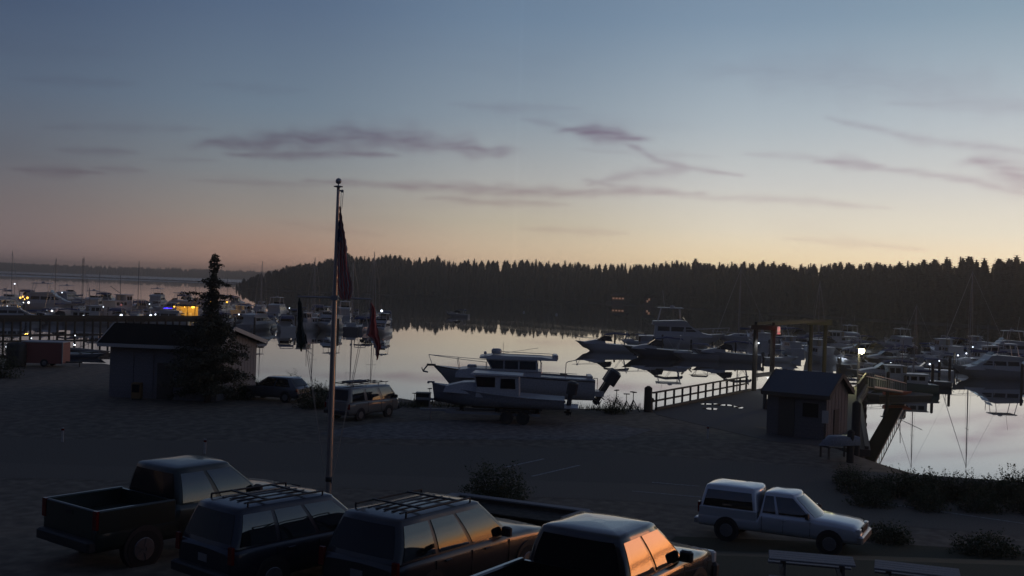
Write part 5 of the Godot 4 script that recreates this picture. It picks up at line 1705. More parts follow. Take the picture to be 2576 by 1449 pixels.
func boat_parts(o: Node3D, kind: String) -> void:
	var mb := MB.new()
	if kind == "flybridge_cruiser":
		hull_shape(mb, 11.0, 3.7, 1.75, 1.15, 0.5)
		part("hull", mb, M.gelcoat, o)
		house(o, "deckhouse", [[-3.6, 1.1], [-3.5, 2.6], [0.9, 2.6], [2.4, 1.75], [3.6, 1.5], [3.7, 1.2]], 1.55, 1.3, M.gelcoat, [[[-3.2, 1.85], [-1.7, 1.85], [-1.7, 2.42], [-3.15, 2.42]], [[-1.5, 1.85], [0.1, 1.85], [0.1, 2.42], [-1.5, 2.42]], [[0.3, 1.85], [1.7, 1.85], [0.9, 2.42], [0.3, 2.42]]], M.cabin_glass)
		part("windshield", MB.new().slab(Vector3(2.32, 1.84, -1.2), Vector3(2.32, 1.84, 1.2), Vector3(1.02, 2.56, 1.1), Vector3(1.02, 2.56, -1.1), 0.03), M.cabin_glass, o)
		part("flybridge", MB.new().prism([[-3.9, 2.6], [-3.8, 3.05], [-0.2, 3.25], [0.5, 3.1], [0.9, 2.6]], 2.6, 1.4, 3.2, 1.5), M.gelcoat, o)
		part("bridge_screen", MB.new().slab(Vector3(0.35, 3.2, -1.2), Vector3(0.35, 3.2, 1.2), Vector3(0.0, 3.6, 1.1), Vector3(0.0, 3.6, -1.1), 0.03), M.cabin_glass, o)
		part("hardtop", MB.new().bevel_box(Vector3(-1.6, 4.75, 0), Vector3(3.2, 0.12, 2.6), 0.05), M.gelcoat, o)
		for s in [-1.0, 1.0]:
			part("hardtop_post", MB.new().tube(Vector3(-0.3, 3.1, s * 1.25), Vector3(-0.5, 4.7, s * 1.15), 0.04), M.steel, o)
			part("hardtop_post", MB.new().tube(Vector3(-3.2, 2.95, s * 1.25), Vector3(-2.8, 4.7, s * 1.15), 0.05), M.steel, o)
		part("antenna", MB.new().tube(Vector3(-2.4, 4.8, 0.6), Vector3(-2.7, 7.0, 0.6), 0.02), M.steel, o)
		part("radar_dome", MB.new().lathe(Vector3(-1.4, 4.8, 0), [[0.02, 0], [0.3, 0.02], [0.3, 0.22], [0.02, 0.3]], 10), M.gelcoat, o)
		bow_rail(o, 11.0, 3.6, 1.75, 1.15, 6, 0.75, 0.025)
	elif kind == "express_cruiser":
		hull_shape(mb, 9.0, 3.0, 1.45, 1.0, 0.4)
		part("hull", mb, M.gelcoat, o)
		part("trunk_cabin", MB.new().prism([[0.0, 1.0], [0.2, 1.75], [1.6, 1.65], [3.2, 1.3], [3.3, 1.1]], 1.0, 1.2, 1.75, 0.9), M.gelcoat, o)
		part("windshield", MB.new().slab(Vector3(1.3, 1.62, -1.05), Vector3(1.3, 1.62, 1.05), Vector3(0.3, 2.3, 0.9), Vector3(0.3, 2.3, -0.9), 0.03), M.cabin_glass, o)
		for s in [-1.0, 1.0]:
			part("side_window", MB.new().slab(Vector3(1.2, 1.62, s * 1.08), Vector3(-0.9, 1.5, s * 1.2), Vector3(-0.7, 2.1, s * 1.1), Vector3(0.3, 2.28, s * 0.95), 0.03), M.cabin_glass, o)
		part("canvas_top", MB.new().prism([[-3.4, 2.3], [-3.2, 2.6], [-1.2, 2.75], [0.2, 2.5], [0.3, 2.35], [-1.2, 2.58], [-3.1, 2.42]], 2.2, 1.2, 2.8, 1.0), M.blue_canvas, o)
		for s in [-1.0, 1.0]:
			part("top_hoop", MB.new().pipe([Vector3(-2.2, 1.1, s * 1.3), Vector3(-3.1, 2.5, s * 1.1)], 0.025).pipe([Vector3(-2.2, 1.1, s * 1.3), Vector3(-1.2, 2.62, s * 1.05)], 0.025), M.steel, o)
		part("radar_arch", MB.new().pipe([Vector3(-2.6, 1.1, 1.35), Vector3(-3.0, 2.9, 1.1), Vector3(-3.0, 2.9, -1.1), Vector3(-2.6, 1.1, -1.35)], 0.07), M.gelcoat, o)
		bow_rail(o, 9.0, 2.9, 1.45, 1.0, 7, 0.6, 0.022)
	elif kind == "sailboat":
		hull_shape(mb, 10.0, 3.1, 1.35, 1.0, 0.5, 0.1)
		part("hull", mb, M.gelcoat, o)
		house(o, "cabin_trunk", [[-1.6, 0.95], [-1.5, 1.65], [1.5, 1.6], [2.6, 1.25], [2.7, 1.0]], 1.0, 0.85, M.gelcoat, [[[-1.2, 1.32], [-0.4, 1.32], [-0.4, 1.52], [-1.2, 1.52]], [[-0.1, 1.32], [0.7, 1.32], [0.7, 1.5], [-0.1, 1.5]]], M.cabin_glass)
		part("mast", MB.new().tube(Vector3(0.8, 1.3, 0), Vector3(0.7, 13.6, 0), 0.085, 0.06, 7), M.alloy, o)
		part("spreader", MB.new().tube(Vector3(0.75, 8.2, -1.0), Vector3(0.75, 8.2, 1.0), 0.03), M.alloy, o)
		part("boom", MB.new().tube(Vector3(0.75, 2.35, 0), Vector3(-3.6, 2.45, 0), 0.06), M.alloy, o)
		part("sail_cover", MB.new().tube(Vector3(0.6, 2.58, 0), Vector3(-3.4, 2.55, 0), 0.22, 0.12, 8), M.blue_canvas, o)
		part("forestay", MB.new().tube(Vector3(4.8, 1.4, 0), Vector3(0.72, 13.4, 0), 0.05, 0.03, 5), M.trim_white, o)
		part("backstay", MB.new().tube(Vector3(-4.9, 1.1, 0), Vector3(0.7, 13.5, 0), 0.012, 0.012, 4), M.steel, o)
		for s in [-1.0, 1.0]:
			part("shroud", MB.new().pipe([Vector3(0.7, 1.1, s * 1.45), Vector3(0.75, 8.2, s * 1.0), Vector3(0.7, 13.3, 0)], 0.012, 4), M.steel, o)
		bow_rail(o, 10.0, 3.0, 1.35, 1.0, 2, 0.6, 0.018)
	elif kind == "trawler":
		hull_shape(mb, 10.5, 3.5, 2.1, 1.2, 0.5, 0.07)
		part("hull", mb, M.dark_hull, o)
		house(o, "deckhouse", [[-3.8, 1.1], [-3.8, 2.5], [-0.3, 2.5], [-0.3, 1.1]], 1.35, 1.3, M.gelcoat, [[[-3.4, 1.75], [-2.6, 1.75], [-2.6, 2.3], [-3.4, 2.3]], [[-2.3, 1.75], [-1.5, 1.75], [-1.5, 2.3], [-2.3, 2.3]], [[-1.2, 1.75], [-0.5, 1.75], [-0.5, 2.3], [-1.2, 2.3]]], M.cabin_glass)
		house(o, "wheelhouse", [[-0.4, 1.4], [-0.4, 3.6], [1.55, 3.6], [1.3, 2.5], [1.3, 1.4]], 1.25, 1.1, M.gelcoat, [[[-0.1, 2.65], [0.55, 2.65], [0.55, 3.35], [-0.1, 3.35]], [[0.7, 2.65], [1.25, 2.65], [1.4, 3.35], [0.7, 3.35]]], M.cabin_glass)
		part("windshield", MB.new().slab(Vector3(1.36, 2.6, -0.95), Vector3(1.36, 2.6, 0.95), Vector3(1.56, 3.4, 0.95), Vector3(1.56, 3.4, -0.95), 0.03), M.cabin_glass, o)
		part("wheelhouse_roof", MB.new().bevel_box(Vector3(0.5, 3.66, 0), Vector3(2.7, 0.1, 2.6), 0.04), M.gelcoat, o)
		part("boat_deck", MB.new().bevel_box(Vector3(-2.2, 2.56, 0), Vector3(3.7, 0.1, 3.0), 0.04), M.gelcoat, o)
		part("mast", MB.new().tube(Vector3(-0.5, 2.5, 0), Vector3(-0.7, 7.2, 0), 0.07, 0.05), M.alloy, o)
		part("boom", MB.new().tube(Vector3(-0.6, 3.9, 0), Vector3(-3.6, 5.2, 0), 0.05), M.alloy, o)
		part("stack", MB.new().bevel_box(Vector3(-1.0, 3.1, 0), Vector3(0.5, 1.0, 0.5), 0.08), M.tan_canvas, o)
		bow_rail(o, 10.5, 3.4, 2.1, 1.2, 6, 0.65, 0.025)
	else:   # runabout
		hull_shape(mb, 6.2, 2.3, 1.0, 0.75, 0.3)
		part("hull", mb, M.gelcoat, o)
		part("foredeck", MB.new().prism([[0.3, 0.8], [0.4, 1.1], [1.6, 1.1], [2.5, 0.95], [2.5, 0.85]], 0.8, 0.85, 1.1, 0.6), M.gelcoat, o)
		part("windscreen", MB.new().slab(Vector3(0.75, 1.08, -0.85), Vector3(0.75, 1.08, 0.85), Vector3(0.2, 1.6, 0.75), Vector3(0.2, 1.6, -0.75), 0.025), M.cabin_glass, o)
		part("canvas_top", MB.new().prism([[-1.9, 1.9], [-1.7, 2.1], [0.1, 2.12], [0.3, 1.95], [0.1, 2.02], [-1.6, 2.0]], 1.9, 0.9, 2.12, 0.75), M.blue_canvas, o)
		for s in [-1.0, 1.0]:
			part("top_hoop", MB.new().pipe([Vector3(-0.7, 0.9, s * 0.98), Vector3(-1.8, 1.95, s * 0.85)], 0.02).pipe([Vector3(-0.7, 0.9, s * 0.98), Vector3(0.2, 2.0, s * 0.8)], 0.02), M.steel, o)
		outboard(o, Vector3(-3.3, 0.7, 0), 0.1, 1.1)

var fleet := {}
func moor(kind: String, where: String, group: String, x: float, y: float, turn: float, size := 1.0, hull := "gelcoat") -> Node3D:
	var tint: String = {"gelcoat": "white", "dark_hull": "dark blue", "old_gelcoat": "grey", "green_hull": "dark green"}[hull]
	var look: String = {"flybridge_cruiser": "flybridge cruiser", "express_cruiser": "express cruiser with canvas top", "sailboat": "sailboat with blue sail cover", "trawler": "trawler with an upright wheelhouse", "runabout": "runabout with outboard"}[kind]
	var label := "%s %s %s" % [tint, look, where]
	var at := pg(x, y, WATER)
	var o: Node3D
	if not fleet.has(kind):
		o = thing(kind, label, "boat", at, deg_to_rad(turn), group)
		boat_parts(o, kind)
		o.set_meta("base", kind)
		fleet[kind] = o
		o.scale = Vector3.ONE * size
	else:
		o = copy(fleet[kind], at, deg_to_rad(turn), label, group, size)
	var h: MeshInstance3D = o.get_node("hull")
	h.material_override = M[hull]
	return o

func piling(x: float, y: float, high: float, label: String, group: String, r := 0.17) -> void:
	solid("piling", pile_mesh(high, -3.0, r), M.pile_wood, label, "pile", pg(x, y, WATER), group)

func lamp_on_post(called: String, label: String, x: float, y: float, d: float, ground: float, r: float, energy: float, group: String, m := "dock_glow", c := Color(0.9, 0.95, 1.0)) -> void:
	var p := px(x, y, d)
	var o := thing(called, label, "lamp", Vector3(p.x, ground, p.z), 0.0, group)
	var h := p.y - ground
	part("post", MB.new().tube(Vector3(0, -0.2, 0), Vector3(0, h - r, 0), 0.05, 0.05, 6), M.black_metal, o)
	part("lamp_bulb", MB.new().ball(Vector3(0, h, 0), r, 8), M[m], o)
	if energy > 0.0:
		lamp_light(o, Vector3(0, h, 0), c, energy, r)

func build_left_marina() -> void:
	rng.seed = 5
	var wh := "berthed in the marina beyond the trestle pier"
	var gp := "boats berthed beyond the trestle pier"
	var hor := func(x: float) -> float: return 674.0 + 0.0332 * x
	# nearest row, then two rows behind
	var near := [["express_cruiser", -14, 90, 1.0], ["flybridge_cruiser", 42, 20, 0.95], ["runabout", 96, 80, 1.2], ["express_cruiser", 150, 200, 1.1], ["trawler", 232, 15, 1.0], ["express_cruiser", 300, 95, 1.1], ["runabout", 342, 10, 1.1], ["flybridge_cruiser", 408, 185, 0.95], ["sailboat", 520, 85, 1.0], ["express_cruiser", 566, 80, 1.05], ["runabout", 604, 90, 1.2], ["flybridge_cruiser", 652, 70, 1.0], ["express_cruiser", 716, 110, 1.1], ["trawler", 768, 250, 1.0], ["flybridge_cruiser", 826, 255, 1.0], ["sailboat", 884, 96, 1.05], ["express_cruiser", 925, 70, 1.1], ["flybridge_cruiser", 958, 265, 0.85]]
	for q in near:
		var p: float = 10.5 * F / (218.0 + 8.0 * sin(q[1] * 0.7))
		moor(q[0], wh, gp, q[1], hor.call(q[1]) + p, q[2], q[3], ["gelcoat", "gelcoat", "old_gelcoat", "gelcoat", "dark_hull"][int(absf(q[1])) % 5])
	var mid := [["flybridge_cruiser", 20, 85, 1.1], ["flybridge_cruiser", 128, 12, 1.45], ["sailboat", 200, 80, 1.0], ["flybridge_cruiser", 238, 100, 1.15], ["trawler", 306, 75, 1.35], ["express_cruiser", 360, 95, 1.3], ["flybridge_cruiser", 440, 170, 1.2], ["trawler", 492, 95, 1.1], ["flybridge_cruiser", 560, 80, 1.1], ["express_cruiser", 618, 95, 1.3], ["sailboat", 655, 100, 1.05], ["flybridge_cruiser", 700, 85, 1.1], ["sailboat", 787, 95, 1.15], ["express_cruiser", 812, 80, 1.3], ["flybridge_cruiser", 868, 95, 1.0], ["sailboat", 935, 88, 1.3], ["express_cruiser", 968, 100, 1.1]]
	for q in mid:
		var p: float = 10.5 * F / (272.0 + 9.0 * sin(q[1] * 0.9))
		moor(q[0], wh, gp, q[1], hor.call(q[1]) + p, q[2], q[3], ["gelcoat", "old_gelcoat", "gelcoat", "dark_hull"][int(absf(q[1])) % 4])
	var back := [["sailboat", 24, 85, 1.2], ["express_cruiser", 74, 95, 1.4], ["flybridge_cruiser", 175, 80, 1.2], ["express_cruiser", 268, 90, 1.4], ["flybridge_cruiser", 398, 95, 1.2], ["express_cruiser", 470, 85, 1.4], ["trawler", 530, 92, 1.2], ["express_cruiser", 590, 80, 1.4], ["sailboat", 204, 80, 1.1]]
	for q in back:
		var p: float = 10.5 * F / (345.0 + 10.0 * sin(q[1] * 1.1))
		moor(q[0], wh, gp, q[1], hor.call(q[1]) + p, q[2], q[3], ["gelcoat", "old_gelcoat"][int(q[1]) % 2])
	# small boats that fill the berths between them
	for k in 34:
		var x := -10.0 + k * 29.0 + rng.randf_range(-9, 9)
		var kind: String = ["runabout", "express_cruiser", "express_cruiser", "sailboat", "runabout", "trawler"][rng.randi() % 6]
		var p: float = 10.5 * F / ([232.0, 255.0, 292.0, 325.0][k % 4] + rng.randf_range(-5, 5))
		moor(kind, wh, gp, x, hor.call(x) + p, [85.0, 95.0, 265.0, 10.0][rng.randi() % 4] + rng.randf_range(-8, 8), rng.randf_range(0.72, 0.98), ["gelcoat", "old_gelcoat", "dark_hull", "gelcoat"][rng.randi() % 4])
	for dd in [243.0, 308.0]:
		var p: float = 10.5 * F / dd
		dock("floating_dock", "long floating dock between rows of boats beyond the trestle pier", pg(-60, hor.call(-60.0) + p, WATER), pg(985, hor.call(985.0) + p, WATER), 2.4, "floating docks beyond the trestle pier")
	for q in [[60, 236], [180, 236], [272, 236], [335, 300], [430, 236], [545, 236], [640, 205], [690, 228], [742, 210], [800, 228], [850, 212], [915, 230], [975, 240]]:
		piling(q[0], hor.call(float(q[0])) + 10.5 * F / q[1], 2.6, "dark mooring pile among the boats beyond the trestle pier", "mooring piles beyond the trestle pier", 0.2)
	# a boat with a violet strip light along its side
	var vb := moor("express_cruiser", "with a violet light strip, berthed by the lit fuel dock", "", 421, 798, 180, 0.9)
	vb.set_meta("label", "express cruiser with a glowing violet light strip beside the lit fuel dock")
	vb.remove_meta("group")
	var vp := px(420.5, 775.5, -vb.position.z - 1.7)
	part("violet_light_strip", MB.new().box(Vector3.ZERO, Vector3(2.9, 0.16, 0.08)), M.violet_glow, vb).global_position = vp
	lamp_light(vb, vb.to_local(vp + Vector3(0, 0, 0.3)), Color(0.2, 0.12, 1.0), 2.0, 0.3)
	# lit hut on the fuel dock
	var fp := pg(466, 808, WATER)
	var fh := thing("fuel_dock", "open fuel-dock shelter lit yellow under its flat roof", "shelter", fp)
	part("float", MB.new().box(Vector3(0, 0.2, 0), Vector3(7.0, 0.6, 3.2)), M.plastic, fh)
	part("deck", MB.new().box(Vector3(0, 0.56, 0), Vector3(7.1, 0.12, 3.3)), M.deck_wood, fh)
	part("roof", MB.new().bevel_box(Vector3(0, 3.55, 0), Vector3(5.4, 0.3, 3.2), 0.06), M.dark_siding, fh)
	part("back_wall", MB.new().box(Vector3(0, 1.9, -1.3), Vector3(4.8, 2.6, 0.1)), M.tan_canvas, fh)
	for x in [-2.5, -0.8, 0.9, 2.5]:
		part("post", MB.new().box(Vector3(x, 2.0, 1.4), Vector3(0.14, 2.8, 0.14)), M.old_wood, fh)
	for x in [-1.9, -0.2, 1.2]:
		part("fuel_pump", MB.new().bevel_box(Vector3(x, 1.25, 0.2), Vector3(0.5, 1.3, 0.4), 0.05), M.trim_white, fh)
	for q in [[-2.2, 0.16], [1.85, 0.24], [2.15, 0.2], [0.1, 0.1]]:
		part("lamp_bulb", MB.new().ball(Vector3(q[0], 3.2, 1.1), q[1], 8), M.warm_glow, fh)
		lamp_light(fh, Vector3(q[0], 3.2, 1.1), Color(1.0, 0.74, 0.28), 5.0, 0.15)
	# lamps: on the trestle pier, on the docks, on boats
	for q in [[80, 802, 0.1], [104, 798, 0.13], [191, 799, 0.12], [210, 796, 0.22], [290, 797, 0.13], [305, 794, 0.26], [379, 794, 0.22], [391, 791, 0.13], [601, 791, 0.12]]:
		lamp_on_post("pier_lamp", "white lamp on a short post along the trestle pier", q[0], q[1], lerpf(157.0, 192.0, (q[0] + 110.0) / 800.0), 0.0, q[2], 4.0 if q[2] > 0.2 else 1.2, "white lamps along the trestle pier")
	for q in [[37, 714, 0.2, 300.0], [72, 761, 0.26, 243.0], [59, 761, 0.12, 243.0], [118, 782, 0.18, 236.0], [131, 782, 0.22, 236.0], [260, 772, 0.13, 243.0], [156, 736, 0.16, 300.0], [376, 765, 0.12, 243.0], [960, 782, 0.28, 243.0], [18, 770, 0.1, 243.0], [728, 775, 0.11, 243.0]]:
		lamp_on_post("dock_lamp", "white lamp on a post among the boats beyond the trestle pier", q[0], q[1], q[3], WATER + 0.4, q[2], 1.5, "white lamps among the berthed boats")
	for q in [[51, 749, 0.2], [57, 746, 0.14], [69, 749, 0.24], [62, 753, 0.12], [530, 760, 0.2], [525, 766, 0.14], [571, 760, 0.2]]:
		lamp_on_post("warm_lamp", "warm yellow lamp on a post among the boats beyond the trestle pier", q[0], q[1], 241.0, WATER + 0.4, q[2], 3.0, "yellow lamps among the berthed boats", "warm_glow", Color(1.0, 0.75, 0.3))
	lamp_on_post("red_lamp", "reddish glowing lamp on a post among the berthed boats", 305, 767, 241.0, WATER + 0.4, 0.24, 1.5, "", "red_glow", Color(1.0, 0.4, 0.25))
	for q in [[79, 851], [189, 844]]:
		lamp_on_post("float_lamp", "small white lamp on a float below the trestle pier", q[0], q[1], 152.0 + q[0] * 0.05, WATER, 0.09, 0.6, "small lamps below the trestle pier")
	lamp_on_post("yard_lamp", "small greenish white lamp beside the dark tank", 17, 873, 88.0, -0.4, 0.1, 0.8, "", "dock_glow")

func build_right_marina() -> void:
	rng.seed = 9
	var wh := "moored at the float beyond the trailer boats"
	var gp := "boats moored at the float beyond the trailer boats"
	moor("express_cruiser", wh, gp, 1524, 884, 176, 1.15)
	moor("express_cruiser", wh, gp, 1652, 899, 174, 1.2, "dark_hull")
	var big := moor("flybridge_cruiser", wh, "", 1716, 870, -6, 1.5)
	big.set_meta("label", "big white flybridge yacht lying bow to the pier beyond the trailer boats")
	big.remove_meta("group")
	moor("runabout", wh, gp, 1745, 905, 168, 1.2, "old_gelcoat")
	moor("express_cruiser", wh, gp, 1826, 908, 170, 1.15, "old_gelcoat")
	moor("sailboat", wh, gp, 1868, 862, 175, 1.15)
	moor("runabout", wh, gp, 1600, 868, 170, 1.0)
	moor("trawler", wh, gp, 1905, 868, 100, 1.0)
	dock("floating_dock", "floating dock beside the moored white yacht", pg(1560, 884, WATER), pg(1900, 912, WATER), 2.2, "")
	for q in [[1546, 876], [1608, 884], [1666, 876], [1738, 892], [1792, 900], [1850, 896]]:
		piling(q[0], q[1], 2.4, "dark mooring pile beside the float with the white yacht", "mooring piles beside the white yacht")
	wh = "berthed in the marina beyond the hut"
	gp = "boats berthed beyond the hut"
	var row := [["runabout", 1978, 878, 20, 1.1], ["express_cruiser", 2010, 862, 10, 1.2], ["sailboat", 2060, 868, 92, 1.0], ["express_cruiser", 2080, 886, 8, 1.15], ["flybridge_cruiser", 2130, 868, 95, 0.9], ["express_cruiser", 2200, 905, 12, 1.15], ["flybridge_cruiser", 2258, 880, 100, 0.9], ["express_cruiser", 2290, 918, 8, 1.15], ["runabout", 2345, 898, 20, 1.2], ["trawler", 2376, 906, 96, 1.0], ["sailboat", 2452, 930, 170, 1.1], ["flybridge_cruiser", 2520, 905, 172, 1.1], ["express_cruiser", 2420, 892, 8, 1.2], ["flybridge_cruiser", 2492, 952, 176, 1.0], ["express_cruiser", 2590, 955, 172, 1.1], ["runabout", 2330, 944, 165, 1.1], ["express_cruiser", 2226, 962, 172, 1.05], ["runabout", 2160, 930, 20, 1.0]]
	for k in row.size():
		moor(row[k][0], wh, gp, row[k][1], row[k][2], row[k][3], row[k][4], ["gelcoat", "old_gelcoat", "dark_hull"][k % 3])
	for k in 22:
		var x := 1960.0 + k * 29.0 + rng.randf_range(-8, 8)
		var kind: String = ["runabout", "express_cruiser", "runabout", "express_cruiser", "trawler"][rng.randi() % 5]
		moor(kind, wh, gp, x, 740.0 + 0.0332 * (x - 1988.0) + 10.5 * F / ([168.0, 190.0, 215.0][k % 3] + rng.randf_range(-4, 4)), [5.0, 95.0, 175.0, 265.0][rng.randi() % 4] + rng.randf_range(-8, 8), rng.randf_range(0.75, 1.0), ["gelcoat", "old_gelcoat", "dark_hull", "gelcoat"][rng.randi() % 4])
	var gr := moor("trawler", wh, "", 2256, 985, 176, 0.8, "green_hull")
	gr.set_meta("label", "dark green-hulled trawler lying beside the orange kayak at the gangway foot")
	gr.remove_meta("group")
	var sail2 := moor("sailboat", wh, gp, 2310, 972, 174, 0.72, "dark_hull")
	dock("floating_dock", "floating dock at the foot of the gangway", pg(2196, 1003, WATER), pg(2330, 1001, WATER), 1.8, "")
	dock("floating_dock", "long floating dock behind the green trawler", pg(2050, 905, WATER), pg(2640, 950, WATER), 2.4, "")
	var ky := thing("kayak", "bright orange kayak lying on the float at the gangway foot", "kayak", pg(2256, 1006, WATER) + Vector3(0, 0.62, 0.3), deg_to_rad(4))
	var kb := MB.new()
	hull_shape(kb, 3.0, 0.72, 0.34, 0.3, 0.12, 0.05)
	part("hull", kb, M.orange_hull, ky)
	part("cockpit", MB.new().lathe(Vector3(-0.1, 0.33, 0), [[0.24, 0.0], [0.26, 0.04], [0.22, 0.05]], 12), M.plastic, ky)
	for q in [[2232, 1012, 3.0], [2276, 998, 2.2], [2345, 978, 2.8], [2388, 962, 3.0], [2362, 958, 2.4], [2160, 918, 2.6], [2400, 930, 2.6], [2570, 968, 2.6]]:
		piling(q[0], q[1], q[2], "dark mooring pile among the boats beyond the hut", "mooring piles beyond the hut")
	for q in [[2112, 902, 0.14, 165.0], [2339, 916, 0.12, 142.0], [2363, 908, 0.1, 148.0], [2410, 894, 0.12, 160.0], [2431, 889, 0.12, 166.0], [2447, 873, 0.12, 175.0], [2241, 911, 0.1, 150.0]]:
		lamp_on_post("dock_lamp", "white lamp on a post in the marina beyond the hut", q[0], q[1], q[3], WATER + 0.3, q[2], 1.0, "white lamps in the marina beyond the hut")
	# a small cabin boat at anchor in the bay
	var ab := moor("express_cruiser", "", "", 1150, 797, 165, 0.85, "old_gelcoat")
	ab.set_meta("label", "lone grey cabin boat at anchor before the wooded shore")
	ab.remove_meta("group")
	var buoys := [[1400, 792], [1318, 786]]
	for q in buoys:
		solid("mooring_buoy", MB.new().ball(Vector3(0, 0.15, 0), 0.45, 10), M.gelcoat, "round white mooring buoy floating in the bay before the wooded shore", "buoy", pg(q[0], q[1], WATER), "mooring buoys in the bay")
	# lit houses on the far shore
	for q in [[1561, 70.0, 10.0, 4, "long low house with a row of lit windows on the wooded shore"], [1637, 88.0, 6.0, 2, "narrow house with two lit windows one over the other on the wooded shore"]]:
		var d := coast(q[1]) - 1.0
		var p := px(q[0], 760, d)
		var hs := thing("shore_house", q[4], "house", Vector3(p.x, WATER + 0.4, p.z), deg_to_rad(-38))
		part("wall", MB.new().box(Vector3(0, 2.2, 0), Vector3(q[2], 5.2, 6.0)), M.dark_siding, hs)
		roof(hs, q[2] * 0.5 + 0.5, 3.6, 4.8, 7.0, M.shingle, M.old_wood)
		if q[3] == 4:
			for k in 4:
				part("added_glow_panel", MB.new().box(Vector3(-3.6 + k * 2.4, 3.6, 3.02), Vector3(1.7, 1.1, 0.06)), M.window_glow, hs)
		else:
			part("added_glow_panel", MB.new().box(Vector3(0.6, 3.9, 3.02), Vector3(1.3, 1.5, 0.06)), M.window_glow, hs)
			part("added_glow_panel", MB.new().box(Vector3(-0.7, 2.7, 3.02), Vector3(1.3, 1.4, 0.06)), M.window_glow, hs)

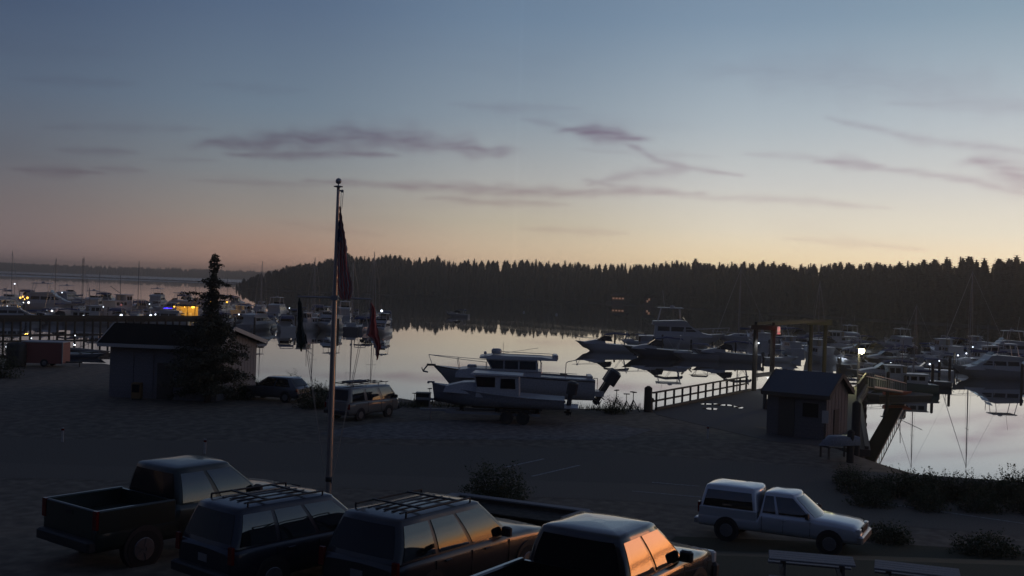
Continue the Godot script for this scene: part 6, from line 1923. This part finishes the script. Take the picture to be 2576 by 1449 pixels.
# ---------------------------------------------------------------- small things about the yard
func build_yard_things() -> void:
	# picnic tables
	for q in [[[1934, 1395], [2149, 1412], "grey plank picnic table standing behind the silver truck"], [[2200, 1420], [2415, 1442], "grey plank picnic table next to the bush at the lot edge"]]:
		var a := lot(q[0][0], q[0][1], 0.76)
		var b := lot(q[1][0], q[1][1], 0.76)
		var mid := (a + b) * 0.5
		var run := b - a
		var L := run.length()
		var o := thing("picnic_table", q[2], "table", Vector3(mid.x, mid.y - 0.748, mid.z), atan2(-run.z, run.x))
		for k in 4:
			part("top_plank", MB.new().bevel_box(Vector3(0, 0.74, lerpf(-0.3, 0.3, k / 3.0)), Vector3(L, 0.04, 0.19), 0.008), M.pale_wood, o)
		for s in [-1.0, 1.0]:
			part("bench_plank", MB.new().bevel_box(Vector3(0, 0.43, s * 0.72), Vector3(L, 0.04, 0.26), 0.008), M.pale_wood, o)
			part("cross_bearer", MB.new().box(Vector3(s * L * 0.34, 0.395, 0), Vector3(0.09, 0.05, 1.66)), M.old_wood, o)
			part("top_bearer", MB.new().box(Vector3(s * L * 0.34, 0.69, 0), Vector3(0.09, 0.05, 0.74)), M.old_wood, o)
			for e in [-1.0, 1.0]:
				part("leg", span(Vector3(s * L * 0.34 + 0.05, 0.0, e * 0.5), Vector3(s * L * 0.34 + 0.05, 0.7, e * 0.24), 0.05, 0.1), M.old_wood, o)
	# timber planter with a pale cap
	var pts := [lot(1105, 1259, 0.45), lot(1150, 1241, 0.45), lot(1480, 1284, 0.45), lot(1424, 1303, 0.45)]
	var c: Vector3 = pts[1].lerp(pts[3], 0.5)
	c.y = rise(-c.z) + 0.006
	var pl := thing("planter", "low timber planter wall with a pale cap board in front of the SUVs", "planter", c)
	for k in 3:
		var a: Vector3 = pts[k] - c
		var b: Vector3 = pts[k + 1] - c
		part("wall", span(Vector3(a.x, a.y - 0.25, a.z), Vector3(b.x, b.y - 0.25, b.z), 0.14, 0.42), M.old_wood, pl)
		part("cap", span(Vector3(a.x, a.y - 0.018, a.z), Vector3(b.x, b.y - 0.018, b.z), 0.4 if k != 1 else 0.36, 0.05), M.pale_wood, pl)
	var low := Vector3(0, -0.2, 0) - c
	part("soil", MB.new().slab(pts[0] + low, pts[1] + low, pts[2] + low, pts[3] + low, 0.05), M.bank_earth, pl)
	# marker posts
	for q in [[157, 1112, "thin white marker post alone at the left of the lot"], [515, 1142, "thin white marker post behind the dark pickup cab"], [1780, 1104, "thin reddish-topped marker post on the lot before the hut"]]:
		var mp := thing("marker_post", q[2], "post", lot(q[0], q[1]))
		part("post", MB.new().bevel_box(Vector3(0, 0.32, 0), Vector3(0.1, 0.66, 0.05), 0.012), M.trim_white, mp)
		part("band", MB.new().box(Vector3(0, 0.55, 0.0), Vector3(0.105, 0.09, 0.056)), M.red_lens, mp)
	# boat stands
	var proto: Node3D
	for q in [[1575, 1034, 1.0, "tripod boat stand by the water between the trailer boat and the pier post"], [1592, 1036, 1.15, "tripod boat stand by the water between the trailer boat and the pier post"], [1550, 1028, 1.1, "tripod boat stand standing behind the scrubby bush"], [1042, 1022, 0.75, "tripod boat stand beside the dark crate"], [1080, 1016, 0.9, "tripod boat stand near the bow of the smaller trailer boat"], [1096, 1016, 0.95, "tripod boat stand near the bow of the smaller trailer boat"]]:
		var at := pg(q[0], q[1])
		if proto == null:
			proto = thing("boat_stand", q[3], "boat stand", at, 0.0, "tripod boat stands")
			proto.set_meta("base", "boat_stand")
			for k in 3:
				var a := TAU * k / 3.0 + 0.3
				part("leg", MB.new().tube(Vector3(cos(a) * 0.36, 0, sin(a) * 0.36), Vector3(0, 0.62, 0), 0.025), M.black_metal, proto)
			part("screw", MB.new().tube(Vector3(0, 0.3, 0), Vector3(0, 1.0, 0), 0.022), M.black_metal, proto)
			part("pad", MB.new().box(Vector3(0, 1.02, 0), Vector3(0.36, 0.05, 0.16)), M.old_wood, proto)
			part("brace", MB.new().tube(Vector3(-0.22, 0.3, 0.1), Vector3(0.24, 0.3, 0.1), 0.014).tube(Vector3(0.24, 0.3, 0.1), Vector3(0, 0.3, -0.22), 0.014), M.black_metal, proto)
			proto.scale = Vector3.ONE * q[2]
		else:
			copy(proto, at, q[0] * 0.1, q[3], "tripod boat stands", q[2])
	var cr := thing("crate", "dark square crate on the bank beyond the smaller boat's bow", "crate", pg(1064, 1020))
	part("box", MB.new().bevel_box(Vector3(0, 0.36, 0), Vector3(0.85, 0.72, 0.7), 0.03), M.plastic, cr)
	part("lid", MB.new().bevel_box(Vector3(0, 0.74, 0), Vector3(0.9, 0.07, 0.75), 0.02), M.black_metal, cr)
	var sp := thing("bollard", "short capped bollard standing between the boat stands and the pier", "bollard", pg(1637, 1034))
	part("shaft", MB.new().tube(Vector3(0, -0.1, 0), Vector3(0, 0.62, 0), 0.13, 0.11, 10), M.pile_wood, sp)
	part("cap", MB.new().ball(Vector3(0.04, 0.66, 0), 0.16, 10), M.pile_wood, sp)
